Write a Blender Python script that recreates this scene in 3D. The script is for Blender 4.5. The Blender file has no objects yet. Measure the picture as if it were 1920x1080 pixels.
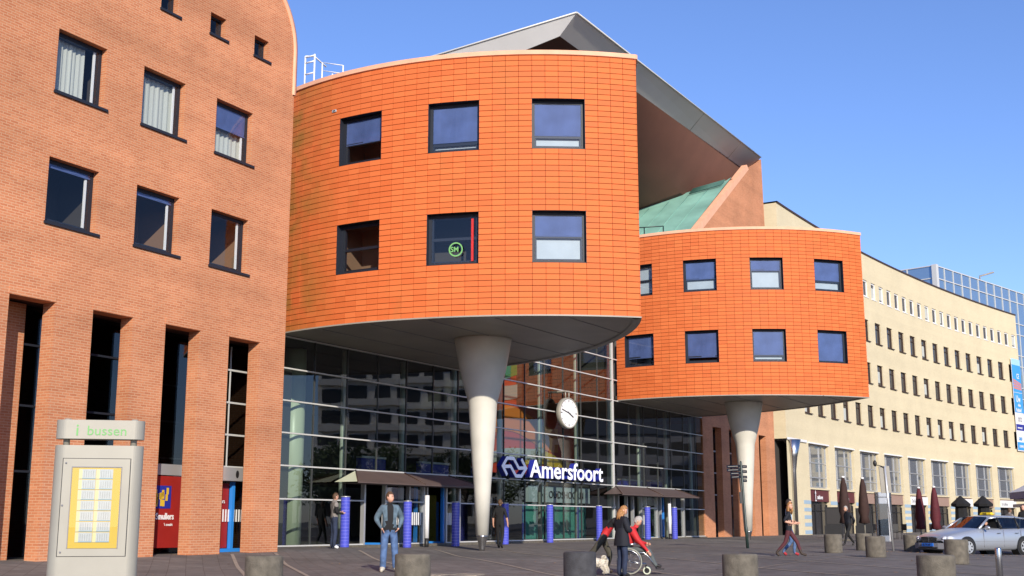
import bpy, bmesh, math, random
import numpy as np
from mathutils import Vector, Matrix
random.seed(11)
rad = math.radians
scene = bpy.context.scene
COL = scene.collection

# ------------------------------------------------------------------ camera, sky, sun, exposure
cam_d = bpy.data.cameras.new('camera')
cam_d.sensor_width = 36.0
cam_d.lens = 2256.0 / 1920.0 * 36.0
cam_d.clip_end = 3000
cam = bpy.data.objects.new('camera', cam_d)
COL.objects.link(cam)
cam.location = (0, 0, 1.4)
cam.rotation_euler = (rad(90) + math.atan(441 / 2256.0), 0, 0)
scene.camera = cam

SUN = Vector((0.204, -0.892, 0.404)).normalized()
w = bpy.data.worlds.new('World')
scene.world = w
w.use_nodes = True
wn = w.node_tree
bg = wn.nodes['Background']
sky = wn.nodes.new('ShaderNodeTexSky')
sky.sky_type = 'NISHITA'
sky.sun_disc = False
sky.sun_elevation = math.asin(SUN.z)
sky.sun_rotation = math.atan2(SUN.x, SUN.y)
sky.altitude = 0
sky.air_density = 1.0
sky.dust_density = 0.3
sky.ozone_density = 5.0
wb_ = wn.nodes.new('ShaderNodeVectorMath')      # colour balance of the whole sky
wb_.operation = 'MULTIPLY'
wb_.inputs[1].default_value = (1.04, 1.0, 1.2)
wn.links.new(sky.outputs[0], wb_.inputs[0])
wn.links.new(wb_.outputs[0], bg.inputs[0])
bg.inputs[1].default_value = 0.15
sun_d = bpy.data.lights.new('sun', 'SUN')
sun_d.energy = 4.9
sun_d.angle = rad(0.53)
sun_d.color = (1.0, 0.90, 0.76)
sun = bpy.data.objects.new('sun', sun_d)
COL.objects.link(sun)
sun.location = (20, -60, 60)
sun.rotation_euler = SUN.to_track_quat('Z', 'Y').to_euler()
vs = scene.view_settings
vs.view_transform = 'Standard'
vs.look = 'None'
vs.exposure = 0.15
vs.gamma = 1
vs.use_curve_mapping = False
scene.cycles.max_bounces = 8
scene.cycles.transparent_max_bounces = 16
scene.cycles.use_denoising = True
scene.cycles.caustics_reflective = False
scene.cycles.caustics_refractive = False

# ------------------------------------------------------------------ materials
M = {}
def nodes(name):
    m = bpy.data.materials.new(name)
    m.use_nodes = True
    nt = m.node_tree
    return m, nt, nt.nodes['Principled BSDF']
def N(nt, t, **kw):
    n = nt.nodes.new(t)
    for k, v in kw.items():
        setattr(n, k, v)
    return n
def rgb(c):
    return (c[0], c[1], c[2], 1.0)
def mat(name, col, rough=0.6, metal=0.0, var=0.0, scale=6.0, bump=0.0, bscale=40.0, spec=0.5, alpha=None, emit=None):
    """plain procedural material: colour with noise variation and fine relief"""
    m, nt, b = nodes(name)
    b.inputs['Base Color'].default_value = rgb(col)
    b.inputs['Roughness'].default_value = rough
    b.inputs['Metallic'].default_value = metal
    b.inputs['Specular IOR Level'].default_value = spec
    tc = N(nt, 'ShaderNodeTexCoord')
    if var > 0:
        nz = N(nt, 'ShaderNodeTexNoise')
        nz.inputs['Scale'].default_value = scale
        nz.inputs['Detail'].default_value = 6
        nt.links.new(tc.outputs['Object'], nz.inputs['Vector'])
        mx = N(nt, 'ShaderNodeMix', data_type='RGBA')
        mx.inputs[6].default_value = rgb([c * (1 - var) for c in col])
        mx.inputs[7].default_value = rgb([min(1, c * (1 + var)) for c in col])
        cr = N(nt, 'ShaderNodeMapRange')
        cr.inputs[1].default_value = 0.3
        cr.inputs[2].default_value = 0.7
        nt.links.new(nz.outputs[0], cr.inputs[0])
        nt.links.new(cr.outputs[0], mx.inputs[0])
        nt.links.new(mx.outputs[2], b.inputs['Base Color'])
    if bump > 0:
        n2 = N(nt, 'ShaderNodeTexNoise')
        n2.inputs['Scale'].default_value = bscale
        n2.inputs['Detail'].default_value = 4
        nt.links.new(tc.outputs['Object'], n2.inputs['Vector'])
        bp = N(nt, 'ShaderNodeBump')
        bp.inputs['Strength'].default_value = bump
        bp.inputs['Distance'].default_value = 0.02
        nt.links.new(n2.outputs[0], bp.inputs['Height'])
        nt.links.new(bp.outputs[0], b.inputs['Normal'])
    if emit:
        b.inputs['Emission Color'].default_value = rgb(emit[0])
        b.inputs['Emission Strength'].default_value = emit[1]
    M[name] = m
    return m

def brick_mat(name, c1, c2, mortar, bw, rh, ms, stain=0.25, bump=0.35, band=0.0):
    m, nt, b = nodes(name)
    tc = N(nt, 'ShaderNodeTexCoord')
    sx = N(nt, 'ShaderNodeSeparateXYZ')
    nt.links.new(tc.outputs['Object'], sx.inputs[0])
    ad = N(nt, 'ShaderNodeMath', operation='ADD')
    nt.links.new(sx.outputs[0], ad.inputs[0]); nt.links.new(sx.outputs[1], ad.inputs[1])
    cb = N(nt, 'ShaderNodeCombineXYZ')
    nt.links.new(ad.outputs[0], cb.inputs[0]); nt.links.new(sx.outputs[2], cb.inputs[1])
    br = N(nt, 'ShaderNodeTexBrick')
    br.inputs['Scale'].default_value = 1.0
    br.inputs['Brick Width'].default_value = bw
    br.inputs['Row Height'].default_value = rh
    br.inputs['Mortar Size'].default_value = ms
    br.inputs['Mortar Smooth'].default_value = 0.2
    br.inputs['Bias'].default_value = -0.1
    br.inputs['Color1'].default_value = rgb(c1)
    br.inputs['Color2'].default_value = rgb(c2)
    br.inputs['Mortar'].default_value = rgb(mortar)
    nt.links.new(cb.outputs[0], br.inputs['Vector'])
    nz = N(nt, 'ShaderNodeTexNoise'); nz.inputs['Scale'].default_value = 0.35; nz.inputs['Detail'].default_value = 8
    nz.inputs['Roughness'].default_value = 0.65
    nt.links.new(tc.outputs['Object'], nz.inputs['Vector'])
    mr = N(nt, 'ShaderNodeMapRange')
    mr.inputs[1].default_value = 0.3; mr.inputs[2].default_value = 0.7
    mr.inputs[3].default_value = 1 - stain; mr.inputs[4].default_value = 1 + stain * 0.6
    nt.links.new(nz.outputs[0], mr.inputs[0])
    last = mr.outputs[0]
    # coursing: runs of slightly different firing every metre or so
    wv = N(nt, 'ShaderNodeTexNoise'); wv.noise_dimensions = '1D'
    wv.inputs['Scale'].default_value = 0.9; wv.inputs['Detail'].default_value = 3
    nt.links.new(sx.outputs[2], wv.inputs['W'])
    m2 = N(nt, 'ShaderNodeMapRange'); m2.inputs[1].default_value = .3; m2.inputs[2].default_value = .7
    m2.inputs[3].default_value = 1 - band; m2.inputs[4].default_value = 1 + band
    nt.links.new(wv.outputs[0], m2.inputs[0])
    mm = N(nt, 'ShaderNodeMath', operation='MULTIPLY')
    nt.links.new(last, mm.inputs[0]); nt.links.new(m2.outputs[0], mm.inputs[1])
    vm = N(nt, 'ShaderNodeVectorMath', operation='SCALE')
    nt.links.new(br.outputs['Color'], vm.inputs[0]); nt.links.new(mm.outputs[0], vm.inputs['Scale'])
    nt.links.new(vm.outputs[0], b.inputs['Base Color'])
    b.inputs['Roughness'].default_value = 0.85
    b.inputs['Specular IOR Level'].default_value = 0.25
    bp = N(nt, 'ShaderNodeBump'); bp.inputs['Strength'].default_value = bump; bp.inputs['Distance'].default_value = 0.01
    bp.invert = True
    nt.links.new(br.outputs['Fac'], bp.inputs['Height'])
    nt.links.new(bp.outputs[0], b.inputs['Normal'])
    M[name] = m

def glass_mat(name, tint, ior=1.6, rough=0.0, wav=0.0, wscale=0.4):
    m = bpy.data.materials.new(name); m.use_nodes = True
    nt = m.node_tree; nt.nodes.clear()
    out = N(nt, 'ShaderNodeOutputMaterial')
    tr = N(nt, 'ShaderNodeBsdfTransparent'); tr.inputs[0].default_value = rgb(tint)
    gl = N(nt, 'ShaderNodeBsdfGlossy'); gl.inputs[0].default_value = (0.95, 0.97, 1, 1); gl.inputs['Roughness'].default_value = rough
    f0 = ((ior - 1) / (ior + 1)) ** 2          # Schlick reflectance, the same from both sides of the pane
    ge = N(nt, 'ShaderNodeNewGeometry')
    dt = N(nt, 'ShaderNodeVectorMath', operation='DOT_PRODUCT')
    nt.links.new(ge.outputs['Incoming'], dt.inputs[0]); nt.links.new(ge.outputs['Normal'], dt.inputs[1])
    ab = N(nt, 'ShaderNodeMath', operation='ABSOLUTE'); nt.links.new(dt.outputs['Value'], ab.inputs[0])
    om = N(nt, 'ShaderNodeMath', operation='SUBTRACT', use_clamp=True); om.inputs[0].default_value = 1; nt.links.new(ab.outputs[0], om.inputs[1])
    pw = N(nt, 'ShaderNodeMath', operation='POWER'); pw.inputs[1].default_value = 5; nt.links.new(om.outputs[0], pw.inputs[0])
    fr = N(nt, 'ShaderNodeMath', operation='MULTIPLY_ADD'); fr.inputs[1].default_value = 1 - f0; fr.inputs[2].default_value = f0
    nt.links.new(pw.outputs[0], fr.inputs[0])
    mx = N(nt, 'ShaderNodeMixShader')
    nt.links.new(fr.outputs[0], mx.inputs[0]); nt.links.new(tr.outputs[0], mx.inputs[1]); nt.links.new(gl.outputs[0], mx.inputs[2])
    nt.links.new(mx.outputs[0], out.inputs[0])
    if wav > 0:
        tc = N(nt, 'ShaderNodeTexCoord')
        nz = N(nt, 'ShaderNodeTexNoise'); nz.inputs['Scale'].default_value = wscale; nz.inputs['Detail'].default_value = 1.5
        oi = N(nt, 'ShaderNodeObjectInfo')
        va = N(nt, 'ShaderNodeVectorMath', operation='MULTIPLY_ADD')
        va.inputs[1].default_value = (1, 1, 1)
        sc = N(nt, 'ShaderNodeVectorMath', operation='SCALE'); sc.inputs['Scale'].default_value = 50
        cbx = N(nt, 'ShaderNodeCombineXYZ')
        nt.links.new(oi.outputs['Random'], cbx.inputs[0]); nt.links.new(cbx.outputs[0], sc.inputs[0])
        nt.links.new(tc.outputs['Object'], va.inputs[0]); nt.links.new(sc.outputs[0], va.inputs[2])
        nt.links.new(va.outputs[0], nz.inputs['Vector'])
        bp = N(nt, 'ShaderNodeBump'); bp.inputs['Strength'].default_value = wav; bp.inputs['Distance'].default_value = 0.02
        nt.links.new(nz.outputs[0], bp.inputs['Height'])
        nt.links.new(bp.outputs[0], gl.inputs['Normal'])
    M[name] = m

def tile_mat():
    m, nt, b = nodes('terracotta_tile')
    oi = N(nt, 'ShaderNodeObjectInfo'); ge = N(nt, 'ShaderNodeNewGeometry')
    ad = N(nt, 'ShaderNodeMath', operation='ADD'); fr = N(nt, 'ShaderNodeMath', operation='FRACT')
    nt.links.new(oi.outputs['Random'], ad.inputs[0]); nt.links.new(ge.outputs['Random Per Island'], ad.inputs[1])
    nt.links.new(ad.outputs[0], fr.inputs[0])
    cr = N(nt, 'ShaderNodeValToRGB')
    cr.color_ramp.elements[0].color = (0.605, 0.138, 0.038, 1)
    cr.color_ramp.elements[1].color = (0.68, 0.172, 0.050, 1)
    e_ = cr.color_ramp.elements.new(0.5); e_.color = (0.645, 0.155, 0.044, 1)
    nt.links.new(fr.outputs[0], cr.inputs[0])
    # soot and algae: streaks hanging from the parapet and in the shady corner by the brick wall
    tc = N(nt, 'ShaderNodeNewGeometry')
    mp = N(nt, 'ShaderNodeMapping'); mp.inputs['Scale'].default_value = (0.55, 0.55, 0.16)
    nt.links.new(tc.outputs['Position'], mp.inputs[0])
    nz = N(nt, 'ShaderNodeTexNoise'); nz.inputs['Scale'].default_value = 1.6; nz.inputs['Detail'].default_value = 8
    nz.inputs['Roughness'].default_value = .7
    nt.links.new(mp.outputs[0], nz.inputs['Vector'])
    mr = N(nt, 'ShaderNodeMapRange'); mr.inputs[1].default_value = 0.55; mr.inputs[2].default_value = 0.78; mr.inputs[4].default_value = 0.5
    nt.links.new(nz.outputs[0], mr.inputs[0])
    mx = N(nt, 'ShaderNodeMix', data_type='RGBA'); mx.inputs[7].default_value = (0.36, 0.16, 0.045, 1)
    nt.links.new(mr.outputs[0], mx.inputs[0]); nt.links.new(cr.outputs[0], mx.inputs[6])
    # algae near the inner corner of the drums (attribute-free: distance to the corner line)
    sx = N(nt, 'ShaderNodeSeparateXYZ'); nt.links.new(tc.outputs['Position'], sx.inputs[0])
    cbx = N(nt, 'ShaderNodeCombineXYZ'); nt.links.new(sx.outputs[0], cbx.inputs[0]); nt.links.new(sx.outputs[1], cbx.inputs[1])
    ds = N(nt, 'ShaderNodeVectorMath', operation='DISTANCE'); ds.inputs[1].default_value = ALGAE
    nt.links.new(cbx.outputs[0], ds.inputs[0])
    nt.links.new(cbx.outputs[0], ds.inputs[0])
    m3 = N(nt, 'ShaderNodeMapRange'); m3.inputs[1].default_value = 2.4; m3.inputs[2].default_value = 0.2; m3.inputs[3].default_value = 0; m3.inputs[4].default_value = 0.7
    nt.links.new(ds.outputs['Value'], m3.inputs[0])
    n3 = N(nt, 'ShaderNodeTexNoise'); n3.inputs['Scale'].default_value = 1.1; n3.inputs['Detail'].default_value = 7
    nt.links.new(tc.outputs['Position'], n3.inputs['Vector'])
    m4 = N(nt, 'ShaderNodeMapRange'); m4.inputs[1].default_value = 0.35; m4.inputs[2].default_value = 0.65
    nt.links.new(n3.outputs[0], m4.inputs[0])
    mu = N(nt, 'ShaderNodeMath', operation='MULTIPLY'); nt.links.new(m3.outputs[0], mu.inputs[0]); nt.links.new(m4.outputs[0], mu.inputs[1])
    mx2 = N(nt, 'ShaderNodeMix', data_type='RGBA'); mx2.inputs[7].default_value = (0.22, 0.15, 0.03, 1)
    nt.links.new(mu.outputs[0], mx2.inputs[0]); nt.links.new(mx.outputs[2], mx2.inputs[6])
    nt.links.new(mx2.outputs[2], b.inputs['Base Color'])
    rr_ = N(nt, 'ShaderNodeMapRange'); rr_.inputs[3].default_value = 0.62; rr_.inputs[4].default_value = 0.75
    nt.links.new(fr.outputs[0], rr_.inputs[0]); nt.links.new(rr_.outputs[0], b.inputs['Roughness'])
    b.inputs['Specular IOR Level'].default_value = 0.2
    M['tile'] = m

# ------------------------------------------------------------------ station frame
K = 0.88                                   # survey units to metres
G0 = Vector((-8.013, 42.117, 0.08))        # left end of the glass front at survey zero
DG = Vector((0.5106, 0.8598, 0)).normalized()
NR = Vector((DG.y, -DG.x, 0))              # out of the glass, towards the square
AZ = math.atan2(DG.y, DG.x)
def W(s, t, z=0):
    return G0 + DG * (K * s) + NR * (K * t) + Vector((0, 0, K * z))
def sm(x):
    x = min(1.0, max(0.0, x)); return x * x * (3 - 2 * x)
GA = G0.copy()
def ground(x, y):
    dx, dy = x - GA.x, y - GA.y
    s = (dx * DG.x + dy * DG.y) / 0.88; t = (dx * NR.x + dy * NR.y) / 0.88
    b = 0.2 + (0.06 - 0.2) * sm(s / 6)
    return 0.5 * (1 - math.exp(-max(y, 0) / 25)) + b * sm((9 - t) / 5)
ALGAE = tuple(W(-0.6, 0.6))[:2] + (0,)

mat('coping', (0.80, 0.42, 0.26), 0.7, var=0.08, scale=2)
brick_mat('brick', (0.585, 0.232, 0.110), (0.485, 0.168, 0.076), (0.60, 0.340, 0.200), 0.22, 0.066, 0.0095, 0.2, 0.4, 0.10)
brick_mat('beige_brick', (0.68, 0.595, 0.40), (0.64, 0.55, 0.36), (0.66, 0.58, 0.40), 0.25, 0.075, 0.008, 0.07, 0.15, 0.03)
brick_mat('pink_stucco', (0.46, 0.20, 0.10), (0.43, 0.185, 0.09), (0.46, 0.22, 0.12), 0.25, 0.075, 0.008, 0.12, 0.1, 0.04)
tile_mat()
mat('tile_joint', (0.27, 0.068, 0.024), 0.9)
mat('soffit', (0.31, 0.29, 0.245), 0.45, var=0.12, scale=0.7, spec=0.4)
mat('column_paint', (0.585, 0.57, 0.50), 0.5, var=0.09, scale=1.1)
mat('stainless', (0.55, 0.55, 0.55), 0.22, 1.0)
mat('brushed_alu', (0.34, 0.325, 0.275), 0.5, 0.15, var=0.05, scale=3, spec=0.35)
mat('alu', (0.62, 0.63, 0.63), 0.35, 0.6)
mat('white_bar', (0.60, 0.60, 0.58), 0.45, 0.1)
mat('dark_alu', (0.07, 0.075, 0.075), 0.4, 0.3)
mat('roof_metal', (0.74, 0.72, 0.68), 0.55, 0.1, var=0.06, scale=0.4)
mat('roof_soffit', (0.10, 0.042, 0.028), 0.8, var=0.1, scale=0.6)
mat('copper_green', (0.20, 0.40, 0.33), 0.7, var=0.22, scale=0.5, bump=0.1, bscale=2)
mat('copper_dark', (0.05, 0.13, 0.11), 0.7)
mat('navy_frame', (0.018, 0.022, 0.033), 0.5, spec=0.3)
mat('black_frame', (0.012, 0.012, 0.014), 0.4)
mat('blue_blind', (0.075, 0.115, 0.29), 0.75, var=0.22, scale=1.3)
mat('white_panel', (0.46, 0.53, 0.58), 0.6, var=0.08, scale=1.5)
mat('arm_dark', (0.012, 0.016, 0.028), 0.85, spec=0.1)
mat('curtain', (0.50, 0.52, 0.48), 0.85)
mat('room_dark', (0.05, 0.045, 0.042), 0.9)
mat('hall_lining', (0.10, 0.10, 0.095), 0.9)
mat('room_brown', (0.22, 0.13, 0.08), 0.9)
glass_mat('glass', (0.62, 0.70, 0.67), 1.95, wav=0.14, wscale=0.5)
glass_mat('window_glass', (0.86, 0.89, 0.90), 1.55, wav=0.03, wscale=1.0)
glass_mat('dark_glass', (0.40, 0.43, 0.45), 1.7)
glass_mat('car_glass', (0.16, 0.2, 0.26), 1.7)
mat('office_glass', (0.045, 0.042, 0.042), 0.15, spec=0.3)
mat('coated_glass', (0.50, 0.52, 0.54), 0.02, 0.75)
mat('pale_grout', (0.22, 0.22, 0.66), 0.7)
mat('tower_glass', (0.24, 0.36, 0.50), 0.06, 0.55, spec=0.9)
mat('brown_frame', (0.055, 0.028, 0.02), 0.6)
def paving_mat():
    m, nt, b = nodes('paving')
    ge = N(nt, 'ShaderNodeNewGeometry')
    # dark grey slabs in courses parallel to the pale lines
    mp = N(nt, 'ShaderNodeMapping'); mp.inputs['Rotation'].default_value = (0, 0, rad(75.2))
    nt.links.new(ge.outputs['Position'], mp.inputs[0])
    br = N(nt, 'ShaderNodeTexBrick'); br.inputs['Scale'].default_value = 1
    br.inputs['Brick Width'].default_value = 0.6; br.inputs['Row Height'].default_value = 0.4; br.inputs['Mortar Size'].default_value = 0.008
    br.inputs['Color1'].default_value = (0.170, 0.155, 0.140, 1); br.inputs['Color2'].default_value = (0.138, 0.125, 0.113, 1); br.inputs['Mortar'].default_value = (0.095, 0.082, 0.072, 1)
    nt.links.new(mp.outputs[0], br.inputs['Vector'])
    nz = N(nt, 'ShaderNodeTexNoise'); nz.inputs['Scale'].default_value = 0.22; nz.inputs['Detail'].default_value = 9; nz.inputs['Roughness'].default_value = .62
    nt.links.new(ge.outputs['Position'], nz.inputs['Vector'])
    m1 = N(nt, 'ShaderNodeMapRange'); m1.inputs[1].default_value = .3; m1.inputs[2].default_value = .7; m1.inputs[3].default_value = .72; m1.inputs[4].default_value = 1.22
    nt.links.new(nz.outputs[0], m1.inputs[0])
    n2 = N(nt, 'ShaderNodeTexNoise'); n2.inputs['Scale'].default_value = 3.0; n2.inputs['Detail'].default_value = 6
    nt.links.new(ge.outputs['Position'], n2.inputs['Vector'])
    m2 = N(nt, 'ShaderNodeMapRange'); m2.inputs[1].default_value = .35; m2.inputs[2].default_value = .65; m2.inputs[3].default_value = .86; m2.inputs[4].default_value = 1.12
    nt.links.new(n2.outputs[0], m2.inputs[0])
    mu = N(nt, 'ShaderNodeMath', operation='MULTIPLY'); nt.links.new(m1.outputs[0], mu.inputs[0]); nt.links.new(m2.outputs[0], mu.inputs[1])
    vm = N(nt, 'ShaderNodeVectorMath', operation='SCALE'); nt.links.new(br.outputs['Color'], vm.inputs[0]); nt.links.new(mu.outputs[0], vm.inputs['Scale'])
    # gum and drip spots
    vo = N(nt, 'ShaderNodeTexVoronoi'); vo.inputs['Scale'].default_value = 1.1
    nt.links.new(ge.outputs['Position'], vo.inputs['Vector'])
    m3 = N(nt, 'ShaderNodeMapRange'); m3.inputs[1].default_value = .035; m3.inputs[2].default_value = .055; m3.inputs[3].default_value = 1; m3.inputs[4].default_value = 0
    nt.links.new(vo.outputs['Distance'], m3.inputs[0])
    mx = N(nt, 'ShaderNodeMix', data_type='RGBA'); mx.inputs[7].default_value = (0.24, 0.22, 0.19, 1)
    nt.links.new(m3.outputs[0], mx.inputs[0]); nt.links.new(vm.outputs[0], mx.inputs[6])
    nt.links.new(mx.outputs[2], b.inputs['Base Color'])
    b.inputs['Roughness'].default_value = .85; b.inputs['Specular IOR Level'].default_value = .3
    n4 = N(nt, 'ShaderNodeTexNoise'); n4.inputs['Scale'].default_value = 45; nt.links.new(ge.outputs['Position'], n4.inputs['Vector'])
    bp = N(nt, 'ShaderNodeBump'); bp.inputs['Strength'].default_value = .5; bp.inputs['Distance'].default_value = .01
    nt.links.new(n4.outputs[0], bp.inputs['Height']); nt.links.new(bp.outputs[0], b.inputs['Normal'])
    M['asphalt'] = m
paving_mat()
mat('paving_line', (0.30, 0.255, 0.20), 0.85, var=0.2, scale=8)
mat('concrete', (0.125, 0.110, 0.085), 0.9, var=0.3, scale=7, bump=0.5, bscale=45)
mat('dark_concrete', (0.05, 0.05, 0.055), 0.85, var=0.3, scale=6, bump=0.5, bscale=45)
mat('blue_tile', (0.070, 0.085, 0.52), 0.25, var=0.15, scale=30, spec=0.6)
mat('blue_paint', (0.03, 0.24, 0.72), 0.4)
mat('sign_blue', (0.02, 0.03, 0.30), 0.4)
mat('white_paint', (0.80, 0.80, 0.80), 0.5)
mat('black_paint', (0.014, 0.014, 0.015), 0.5)
mat('dark_green', (0.02, 0.04, 0.035), 0.4)
mat('canopy_brown', (0.115, 0.082, 0.072), 0.5, var=0.1, scale=1.5)
mat('rust_red', (0.14, 0.045, 0.03), 0.6)
mat('glass_green', (0.62, 0.66, 0.50), 0.35)
mat('post_paint', (0.46, 0.49, 0.44), 0.4)
mat('floor_tile', (0.16, 0.15, 0.14), 0.4, var=0.1)
mat('red_panel', (0.30, 0.016, 0.012), 0.5, var=0.1, scale=2)
mat('yellow', (0.72, 0.47, 0.045), 0.6)
mat('yellow_dark', (0.65, 0.42, 0.03), 0.6)
mat('paper', (0.58, 0.58, 0.55), 0.8, var=0.06, scale=30)
mat('paper_yellow', (0.80, 0.72, 0.36), 0.8)
mat('paper_blue', (0.25, 0.42, 0.50), 0.8)
mat('sign_green', (0.16, 0.42, 0.13), 0.6)
mat('burgundy', (0.085, 0.010, 0.016), 0.8, var=0.2, scale=3)
mat('dark_brown_cloth', (0.040, 0.018, 0.014), 0.85, var=0.2, scale=3)
mat('shop_sign_maroon', (0.12, 0.03, 0.03), 0.6)
mat('shop_band', (0.33, 0.22, 0.175), 0.7, var=0.06)
mat('stripe_blue', (0.33, 0.45, 0.55), 0.7)
mat('banner_blue', (0.05, 0.32, 0.72), 0.6, var=0.1, scale=0.6)
mat('banner_sky', (0.36, 0.62, 0.85), 0.6)
mat('banner_red', (0.65, 0.22, 0.15), 0.6)
mat('apartment_white', (0.78, 0.74, 0.64), 0.8, var=0.05)
mat('slate', (0.05, 0.06, 0.08), 0.7)
mat('grey_render', (0.22, 0.22, 0.24), 0.8)
mat('silver_paint', (0.47, 0.50, 0.54), 0.3, 0.6, var=0.0)
mat('rubber', (0.015, 0.015, 0.015), 0.8)
mat('headlight', (0.75, 0.78, 0.80), 0.1, 0.3)
mat('plate_blue', (0.02, 0.17, 0.70), 0.5)
mat('plate_text', (0.02, 0.03, 0.08), 0.5)
mat('taxi_yellow', (0.85, 0.62, 0.02), 0.5)
mat('skin', (0.62, 0.34, 0.235), 0.55)
mat('hair_brown', (0.085, 0.045, 0.022), 0.7, var=0.3, scale=40)
mat('hair_blond', (0.36, 0.175, 0.06), 0.65, var=0.35, scale=30)
mat('hair_grey', (0.36, 0.34, 0.31), 0.7, var=0.25, scale=40)
mat('hair_dark', (0.03, 0.02, 0.015), 0.7)
mat('denim', (0.075, 0.135, 0.27), 0.85, var=0.45, scale=7)
mat('denim_jacket', (0.085, 0.13, 0.165), 0.85, var=0.35, scale=9)
mat('denim_dark', (0.018, 0.028, 0.06), 0.85, var=0.3, scale=8)
mat('black_cloth', (0.007, 0.007, 0.008), 0.85)
mat('navy_cloth', (0.006, 0.0075, 0.014), 0.8, var=0.2, scale=10)
mat('grey_cloth', (0.20, 0.18, 0.165), 0.85, var=0.2, scale=10)
mat('grey_trousers', (0.09, 0.105, 0.105), 0.85, var=0.2)
mat('olive_cloth', (0.055, 0.05, 0.035), 0.85, var=0.25)
mat('red_cloth', (0.50, 0.016, 0.020), 0.7, var=0.15, scale=6)
mat('maroon_cloth', (0.085, 0.018, 0.024), 0.8, var=0.15)
mat('light_blue_cloth', (0.36, 0.50, 0.68), 0.8, var=0.3, scale=14)
mat('boot_brown', (0.045, 0.030, 0.022), 0.7)
mat('shoe_pale', (0.55, 0.50, 0.40), 0.7)
mat('shoe_red', (0.36, 0.02, 0.03), 0.7)
mat('shoe_black', (0.015, 0.013, 0.012), 0.6)
mat('eye', (0.03, 0.02, 0.02), 0.3)
mat('lips', (0.45, 0.16, 0.13), 0.6)
mat('dog_fur', (0.70, 0.65, 0.54), 0.95, var=0.12, scale=18, bump=1.0, bscale=30)
mat('leaf_litter', (0.34, 0.19, 0.07), 0.9, var=0.4, scale=3)
mat('bark', (0.07, 0.05, 0.035), 0.9)
mat('foliage', (0.045, 0.07, 0.022), 0.8, var=0.4, scale=2)
mat('mural_red', (0.62, 0.06, 0.03), 0.7)
mat('mural_orange', (0.80, 0.22, 0.03), 0.7)
mat('mural_green', (0.10, 0.28, 0.06), 0.7)
mat('mural_grey', (0.45, 0.43, 0.40), 0.7)
mat('mural_teal', (0.10, 0.35, 0.30), 0.7)

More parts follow.
